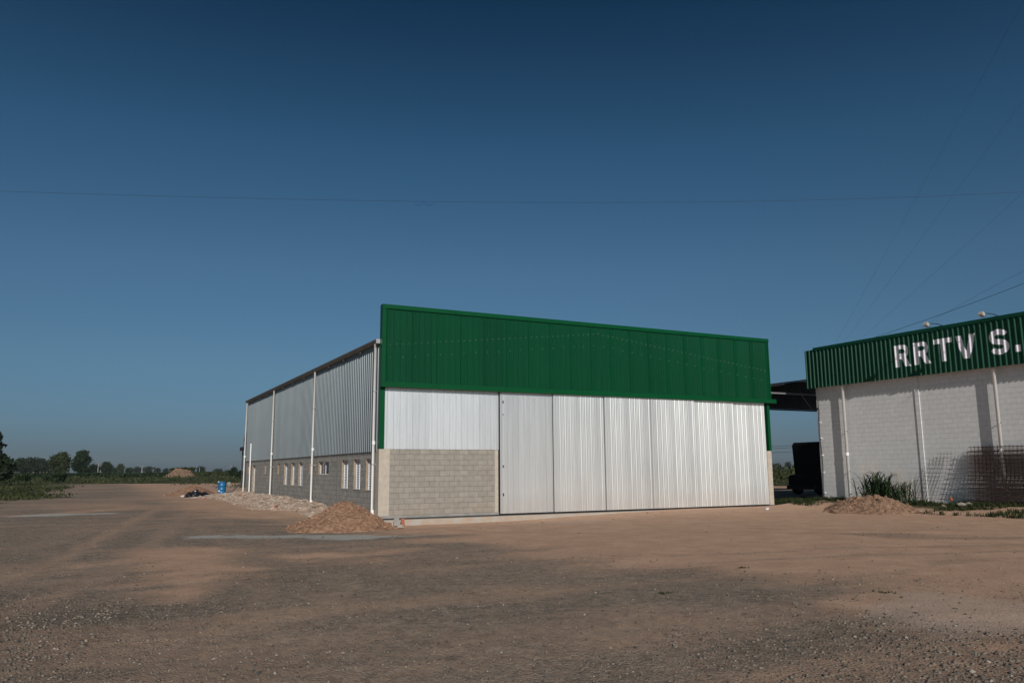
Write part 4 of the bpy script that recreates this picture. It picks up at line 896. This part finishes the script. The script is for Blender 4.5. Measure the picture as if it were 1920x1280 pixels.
# water tank on a lattice stand behind the hangar
WU, WV, WZ = 7.65, 70.0, 0
wt = Thing('water_tank', 'dark blue water tank on a steel stand behind the hangar', 'water tank', (WU, WV, 0))
ld = MB()
for a, b_ in ((-1.35, -1.2), (1.35, -1.2), (-1.35, 1.2), (1.35, 1.2)):
    wt.part('leg', MB().box(WU + a - .06, WU + a + .06, WV + b_ - .06, WV + b_ + .06, -.1, 4.2), M['dark'])
for k in range(3):
    z = .3 + 1.3 * k; ld.tube([(WU - 1.35, WV - 1.2, z), (WU + 1.35, WV - 1.2, z + 1.3)], .025, 4).tube([(WU + 1.35, WV - 1.2, z), (WU - 1.35, WV - 1.2, z + 1.3)], .025, 4).tube([(WU - 1.35, WV - 1.2, z), (WU - 1.35, WV + 1.2, z + 1.3)], .025, 4)
wt.part('lattice', ld, M['dark'])
wt.part('platform', MB().box(WU - 1.65, WU + 1.65, WV - 1.5, WV + 1.5, 4.2, 4.38).box(WU - 1.65, WU - 1.60, WV - 1.5, WV + 1.5, 4.38, 4.62), M['dark'])
wt.part('tank', MB().lathe((WU, WV, 4.38), [(0, 0), (1.38, 0), (1.44, .1), (1.47, .8), (1.44, .85), (1.47, .9), (1.45, 1.5), (1.3, 1.95), (.9, 2.25), (.4, 2.4), (0, 2.45)], 28), M['blue_dark'], smooth=True)
single('crane_base', MB().box(WU - 3.2, WU - 2.9, WV - 1, WV - .7, 0, .6), M['concrete_dark'], 'small concrete stub beside the water tank stand', 'block', (WU - 3, WV - 1, 0))

# ------------------------------------------------------------------ field vegetation
def leafy(name, n, region, sizef, m, label, cat, hf, leaves=7, yr=(20, 320), seed=1):
    y = 1 / (1 / yr[0] + rng.random(n) * (1 / yr[1] - 1 / yr[0])); xr = rng.random(n) * 1.45 - .72
    x = xr * y; k = region(x, y); x, y = x[k], y[k]; n = len(x)
    s_ = sizef(y); h = hf(x, y); z = ground_z(x, y)
    c = np.repeat(np.stack([x, y, z], 1), leaves, 0); hs_ = np.repeat(h, leaves); ss = np.repeat(s_, leaves); N_ = len(c)
    c[:, 0] += (rng.random(N_) - .5) * ss * 3; c[:, 1] += (rng.random(N_) - .5) * ss * 3; c[:, 2] += hs_ * rng.random(N_) ** .8
    d = rng.normal(size=(N_, 3)); d[:, 2] = np.abs(d[:, 2]) + .4; d /= np.linalg.norm(d, axis=1)[:, None]
    q = np.cross(d, rng.normal(size=(N_, 3))); q /= np.linalg.norm(q, axis=1)[:, None]
    a = ss[:, None] * (.5 + .6 * rng.random((N_, 1)))
    V = np.stack([c - d * a * .6, c + q * a * .3, c + d * a * .8, c - q * a * .3], 1).reshape(-1, 3)
    return link_mesh(name, V, np.arange(N_ * 4).reshape(-1, 4), m)
def regF(x, y): return poly_d(x, y, FIELD) + (fbm(x * .12, y * .12, 3, 33) - .5) * 7 > 0
o = leafy('weeds', 16000, lambda x, y: regF(x, y) & (x < 12), lambda y: .10 + y * .0022, M['weed'], '', '', lambda x, y: (.10 + .55 * sstep(.42, .7, fbm(x * .09, y * .09, 3, 44))) * (.5 + .5 * sstep(40, 90, y)), yr=(28, 340))
tag(o, 'broad green weed field stretching left of the yard to the horizon', 'weeds', kind='stuff')
o = leafy('weeds', 2600, lambda x, y: (poly_d(x, y, FIELD) > 0) & (x > 12) & (x < y * .5), lambda y: .16 + y * .0028, M['weed'], '', '', lambda x, y: .9 + 1.0 * sstep(.4, .6, fbm(x * .1, y * .1, 2, 4)) * (y < 110), yr=(76, 420))
tag(o, 'green bushy field seen through the gap between the buildings', 'weeds', kind='stuff')
# scattered weed tufts on the far yard edge
o = leafy('weeds', 2600, lambda x, y: (x > -66) & (x < -22) & (poly_d(x, y, FIELD) < 1) & (poly_d(x, y, FIELD) > -32) & (fbm(x * .16, y * .07, 3, 61) > .57) & (y > 88), lambda y: .12 + y * .001, M['weed'], '', '', lambda x, y: .25 + 0 * x, yr=(85, 130))
tag(o, 'scattered low weed patches on the far edge of the gravel yard', 'weeds', kind='stuff')

def crown_mesh(lobes, n, s_, seed, squash=1.0):
    r_ = np.random.default_rng(seed); C_ = np.array([l[:3] for l in lobes]); Rr = np.array([l[3] for l in lobes]); w_ = Rr ** 2; w_ /= w_.sum()
    li = r_.choice(len(lobes), n, p=w_); d = r_.normal(size=(n, 3)); d /= np.linalg.norm(d, axis=1)[:, None]
    rad = Rr[li] * (.45 + .6 * r_.random(n) ** .6) * (1 + .25 * np.sin(d[:, 0] * 7 + d[:, 2] * 9 + li))
    c = C_[li] + d * rad[:, None] * np.array([1, 1, .85 * squash])
    t = r_.normal(size=(n, 3)); t /= np.linalg.norm(t, axis=1)[:, None]; q = np.cross(t, r_.normal(size=(n, 3))); q /= np.linalg.norm(q, axis=1)[:, None]
    a = s_ * (.5 + .9 * r_.random((n, 1)))
    V = np.stack([c - t * a, c + q * a * .6, c + t * a, c - q * a * .6], 1).reshape(-1, 3)
    return V, np.arange(n * 4).reshape(-1, 4)
def tree(name, x, y, h, wdt, label, m='leaf', bark='bark', n=3500, seed=1, base=.18, group='trees on the horizon', nl=9, leaf=None, z=0, top=1.0, cat='tree'):
    T = Thing(name, label, cat, (x, y, z), group, 'xy'); r_ = random.Random(seed)
    lobes = []; hb = h * base
    for k in range(nl):
        t = (k + .5) / nl; zc = hb + (h - hb) * (.18 + .70 * t); wr = wdt / 2 * (math.sin(math.pi * (.22 + .62 * t)) ** .8) * top; a = k * 2.4 + r_.random()
        rr = wdt * (.20 + .10 * r_.random()); rd_ = max(0, wr - rr * .8) * (.5 + .6 * r_.random())
        lobes.append((x + rd_ * math.cos(a), y + rd_ * math.sin(a), z + min(zc, h - rr * .75), rr))
    V, Fc = crown_mesh(lobes, n, leaf or wdt * .045, seed)
    mb = MB(); mb.tube([(x, y, z - .2), (x + .02 * h, y, z + h * .3), (x - .01 * h, y, z + h * .62), (x, y, z + h * .85)], [wdt * .045, wdt * .035, wdt * .02, wdt * .008], 7)
    for l in lobes[:6]: mb.tube([(x, y, z + h * .28), ((x + l[0]) / 2, (y + l[1]) / 2, (z + h * .3 + l[2]) / 2), l[:3]], [wdt * .02, wdt * .014, wdt * .006], 5)
    T.part('trunk', mb, M[bark])
    o = link_mesh('crown', V - np.array([x, y, z]), Fc, M[m]); o.parent = T.e
    return T
def tpx(px0, px1, ptop, Y, label, **k):
    x = bear((px0 + px1) / 2, Y); wd = (px1 - px0) / 1494.4 * Y * .9873; h = CZ + (883.8 - ptop) / 1494.4 * Y
    return tree(k.pop('name', 'tree'), x, Y, h, wd * 1.0, label, **k)
tpx(-78, -2, 803, 120, 'large dark tree cut by the left edge, crown reaching highest', n=6000, seed=3, base=.5, nl=8, top=.85)
tpx(-55, 17, 846, 150, 'wide bushy dark tree at the left edge below the tallest crown', n=7000, seed=4, base=.05, nl=12)
wood = [(24, 44, 856), (36, 58, 854), (50, 72, 855), (62, 84, 857), (74, 98, 860)]
wl = ['wood tree next to the left edge bush', 'second tree of the dark wood, tallest of its row', 'middle tree of the dark wood', 'fourth tree of the dark wood, over pale trunks', 'last tree of the dark wood beside the olive tree']
for k, (a, b_, t) in enumerate(wood): tpx(a - 3, b_ + 3, t, 420 + 12 * (k % 2), wl[k], m='leaf_far', bark='bark_pale', n=3000, seed=20 + k, base=.12, group='trees of the dark wood')
tpx(90, 131, 847, 330, 'loose olive green tree between the dark wood and the tallest tree', m='leaf_b', n=5000, seed=8, base=.06, nl=12)
tpx(133, 167, 840, 330, 'tallest dense dark green tree of the horizon', n=6500, seed=9, base=.04, nl=14)
tpx(160, 187, 868, 420, 'low tree right of the tallest tree', m='leaf_far', n=2500, seed=10, base=.05)
tpx(184, 209, 864, 460, 'round dark tree beside the pale utility pole', n=3500, seed=12, base=.05)
tpx(204, 219, 875, 520, 'small low tree in the gap between the two round trees', m='leaf_far', n=1500, seed=13, base=.02)
tpx(214, 232, 867, 600, 'round hazy grey green tree', m='leaf_b', n=2500, seed=14, base=.05)
tpx(231, 248, 874, 420, 'squat dark bush just right of the hazy round tree', n=2000, seed=15, base=.0, name='bush', cat='bush')
tpx(246, 265, 873.5, 800, 'distant tree left of the white pole', m='leaf_far', n=1500, seed=16)
tpx(266, 289, 873.5, 800, 'distant broad tree right of the white pole', m='leaf_far', n=1800, seed=17)
tpx(287, 301, 875.5, 800, 'distant flat topped tree', m='leaf_far', n=1200, seed=18)
tpx(302, 316, 876.5, 700, 'small round distant tree left of the earth mound', m='leaf_far', n=1200, seed=19)
tpx(365, 386, 873.5, 600, 'ragged distant tree right of the earth mound', m='leaf_far', n=1300, seed=31, base=.15)
tpx(398, 417, 878, 900, 'faint distant tree row clump beside the thin poles', m='leaf_far', n=1000, seed=32)
tpx(418, 429, 880, 800, 'lowest faint distant tree', m='leaf_far', n=700, seed=33)
tpx(427, 446, 875, 260, 'round dark green bush nearest the hangar\'s rear corner', n=2600, seed=34, base=0, name='bush', cat='bush')
tpx(440, 458, 881, 200, 'low bush behind the water tank stand', n=2000, seed=35, base=0, name='bush', cat='bush')
for k, (a, b_, t) in enumerate(((1446, 1466, 877), (1468, 1484, 874), (1486, 1500, 875.5), (1500, 1516, 875))):
    tpx(a, b_, t - 1.5, 700, ['low distant tree right beside the hangar, seen in the gap', 'second distant tree seen in the gap', 'third distant tree seen in the gap', 'distant tree hidden half by the truck'][k], m='leaf_far', n=1000, seed=40 + k, group='distant trees in the gap')
# hedge of tall crop across the field
def hedge(px0, px1, Y, h, label, m, n, seed, th=3.0):
    x0, x1 = bear(px0, Y), bear(px1, Y); r_ = np.random.default_rng(seed); x = x0 + (x1 - x0) * r_.random(n); y = Y + th * (r_.random(n) - .5); z = (h * (.75 + .5 * fbm(x * .05, y * .0, 3, seed))) * r_.random(n) ** .7
    c = np.stack([x, y, z], 1); t = r_.normal(size=(n, 3)); t /= np.linalg.norm(t, axis=1)[:, None]; q = np.cross(t, r_.normal(size=(n, 3))); q /= np.linalg.norm(q, axis=1)[:, None]; a = .35 * (.5 + r_.random((n, 1)))
    o = link_mesh('hedge', np.stack([c - t * a, c + q * a * .6, c + t * a, c - q * a * .6], 1).reshape(-1, 3) - np.array([(x0 + x1) / 2, Y, 0]), np.arange(n * 4).reshape(-1, 4), m)
    o.location = ((x0 + x1) / 2, Y, 0); return tag(o, label, 'hedge')
hedge(-30, 330, 300, 1.75, 'long dark low hedge across the field under the treeline', M['leaf'], 14000, 71)
hedge(330, 470, 330, 1.6, 'low olive hedge right of the earth mound', M['leaf_b'], 5000, 72)
hedge(-10, 50, 170, 1.5, 'dark bushy hedge piece at the left edge', M['leaf'], 2500, 73)
hedge(88, 116, 160, 1.3, 'short dark bush row in the weeds below the olive tree', M['leaf'], 1500, 74)
# earth mound far away
heap('earth_mound', bear(336, 300), 300, 5.2, 5, 3.3, mat('far_earth', (.20, .13, .09), 1, var=.3, vscale=1.5, spec=.1), 'large distant earth mound with scrub on top, left of the hangar', 'earth mound', 91, 40, .4, sharp=.55, n=60, frame='xy', rough=.15)
o = hedge(318, 362, 306, 3.0, 'dark scrub growing behind the distant earth mound', M['leaf_b'], 2500, 75)

# utility poles
def pole(px, ytop, Y, label, m='pole', arm=True, r=.12):
    x = bear(px, Y); h = CZ + (883.5 - ytop) / 1494.4 * Y; T = Thing('utility_pole', label, 'utility pole', (x, Y, 0), 'utility poles along the horizon', 'xy')
    T.part('post', MB().tube([(x, Y, 0), (x, Y, h)], [r * .75, r * .5], 8), M[m])
    if arm:
        T.part('crossarm', MB().box(x - 1.3, x + 1.3, Y - .08, Y + .08, h - .55, h - .38), M['pole_dark'])
        i_ = MB()
        for d in (-1.15, 0, 1.15): i_.tube([(x + d, Y, h - .38), (x + d, Y, h - .1)], .06, 6)
        T.part('insulator', i_, M['pole_dark'])
pole(181.5, 866, 330, 'pale utility pole between tallest tree and round dark tree', r=.16)
pole(186, 878, 330, 'short pale post just right of the first pale pole', arm=False, r=.13)
pole(264, 872, 420, 'white utility pole standing clear in the middle of the left treeline', r=.22)
pole(285, 877, 480, 'thin pale utility pole right of the white one', r=.16)
pole(372, 874, 420, 'pale pole in front of the ragged tree', r=.14, arm=False)
pole(395, 872, 420, 'dark utility pole with crossarm right of the ragged tree', 'pole_dark')
pole(421, 870.5, 420, 'dark utility pole with crossarm above the low bushes', 'pole_dark')
pole(431, 868.5, 420, 'thin pale pole with wide crossarm nearest the water tank', r=.1)
pole(1466.5, 871, 500, 'thin dark utility pole seen through the gap', 'pole_dark')
# row of fence posts under the wood
for k, px in enumerate((23, 60, 73, 80, 86)):
    x = bear(px, 300); single('fence_post', MB().tube([(x, 300, 0), (x, 300, 2.2)], .12, 6), M['bark_pale'], 'pale fence post standing at the foot of the dark wood', 'post', (x, 300, 0), 'fence posts under the dark wood', 'xy')

# ------------------------------------------------------------------ overhead cables
def ray(px, py, Y):
    pt, rl = .1595, .0072; a0, b0 = px - 960, -(py - 640); c, s_ = math.cos(rl), math.sin(rl); a = (a0 * c + b0 * s_) / 1494.4; b_ = (-a0 * s_ + b0 * c) / 1494.4
    d = np.array([a, math.cos(pt) - b_ * math.sin(pt), math.sin(pt) + b_ * math.cos(pt)]); return np.array([0, 0, CZ]) + d * (Y / d[1])
def cable(pts, r, label, group=None, n=24):
    P = np.array(pts, float); t = np.linspace(0, 1, len(P)); tt = np.linspace(0, 1, n); deg = min(3, len(P) - 1)
    Q = np.stack([np.polyval(np.polyfit(t, P[:, i], deg), tt) for i in range(3)], 1)
    return single('overhead_cable', MB().tube(Q, r, 5), M['cable'], label, 'cable', tuple(Q[0]), group, 'xy')
o = cable([(-24, 25, 11.20), (-16.75, 25, 10.89), (-9.74, 25, 10.62), (-3.11, 25, 10.42), (5.43, 25, 10.30), (11.19, 25, 10.42), (16.8, 25, 10.66), (24, 25, 11.1)], .0045, 'long thin cable sagging across the whole sky', n=50)
def curl(px): return [ray(px + dx, 378.6 + dy, 25) for dx, dy in ((0, 0), (2, 3), (5, 7), (9, 8), (12, 5), (14, 0.4), (19, 3), (24, 6), (29, 7), (34, 4), (38, .6))]
single('wire_loop', MB().tube(curl(778), .004, 4), M['cable'], 'small curl of loose wire hanging on the long cable', 'wire', tuple(ray(778, 378.6, 25)), None, 'xy')
CG = 'service cables rising over the white building'
def sky_cable(pix, Ya, Yb, r, label):
    n = len(pix); iv = [1 / Ya + (1 / Yb - 1 / Ya) * i / (n - 1) for i in range(n)]
    return cable([ray(p[0], p[1], 1 / q) for p, q in zip(pix, iv)], r, label, CG)
sky_cable([(1560, 655), (1612.7, 560), (1718, 370), (1790, 240), (1866, 98), (1920, 0)], 52, 24, .0028, 'steepest of the faint cables above the white building')
sky_cable([(1574, 652), (1643, 560), (1788, 366), (1850, 280), (1917, 192), (1970, 120)], 52, 26, .0028, 'second steepest faint cable above the white building')
sky_cable([(1604, 645), (1696, 560), (1744, 520), (1830, 444), (1915, 361), (1980, 300)], 52, 28, .0028, 'middle slanting cable above the white building')
sky_cable([(1690, 640), (1720, 622), (1767, 588), (1846, 546), (1920, 509), (1980, 480)], 45, 30, .0035, 'faint flat cable just above the darkest cable')
sky_cable([(1622, 638), (1666, 623), (1739, 599), (1846, 560), (1920, 530), (1990, 500)], 42, 26, .0085, 'darkest low cable just above the sign band')
for k, (ya, yb) in enumerate(((837, 832), (841, 835.5), (848, 844))):
    cable([ray(1435, ya + .4, 220), ray(1480, (ya + yb) / 2 + .6, 215), ray(1600, yb - 4, 205)], .045, ['upper', 'middle', 'lowest'][k] + ' thin far power line seen in the gap', 'far power lines in the gap')

# ------------------------------------------------------------------ thin summer haze
def haze():
    m = bpy.data.materials.new('haze'); m.use_nodes = True; t = m.node_tree; t.nodes.clear()
    o = t.nodes.new('ShaderNodeOutputMaterial'); v = t.nodes.new('ShaderNodeVolumePrincipled'); v.inputs['Color'].default_value = (.78, .86, .95, 1); v.inputs['Density'].default_value = HAZE
    t.links.new(v.outputs[0], o.inputs['Volume'])
    single('haze', MB().box(-1500, 1500, -60, 2500, -2, 40), m, None, None, (0, 0, 0), None, 'xy', kind='stuff')
HAZE = .00009
haze()
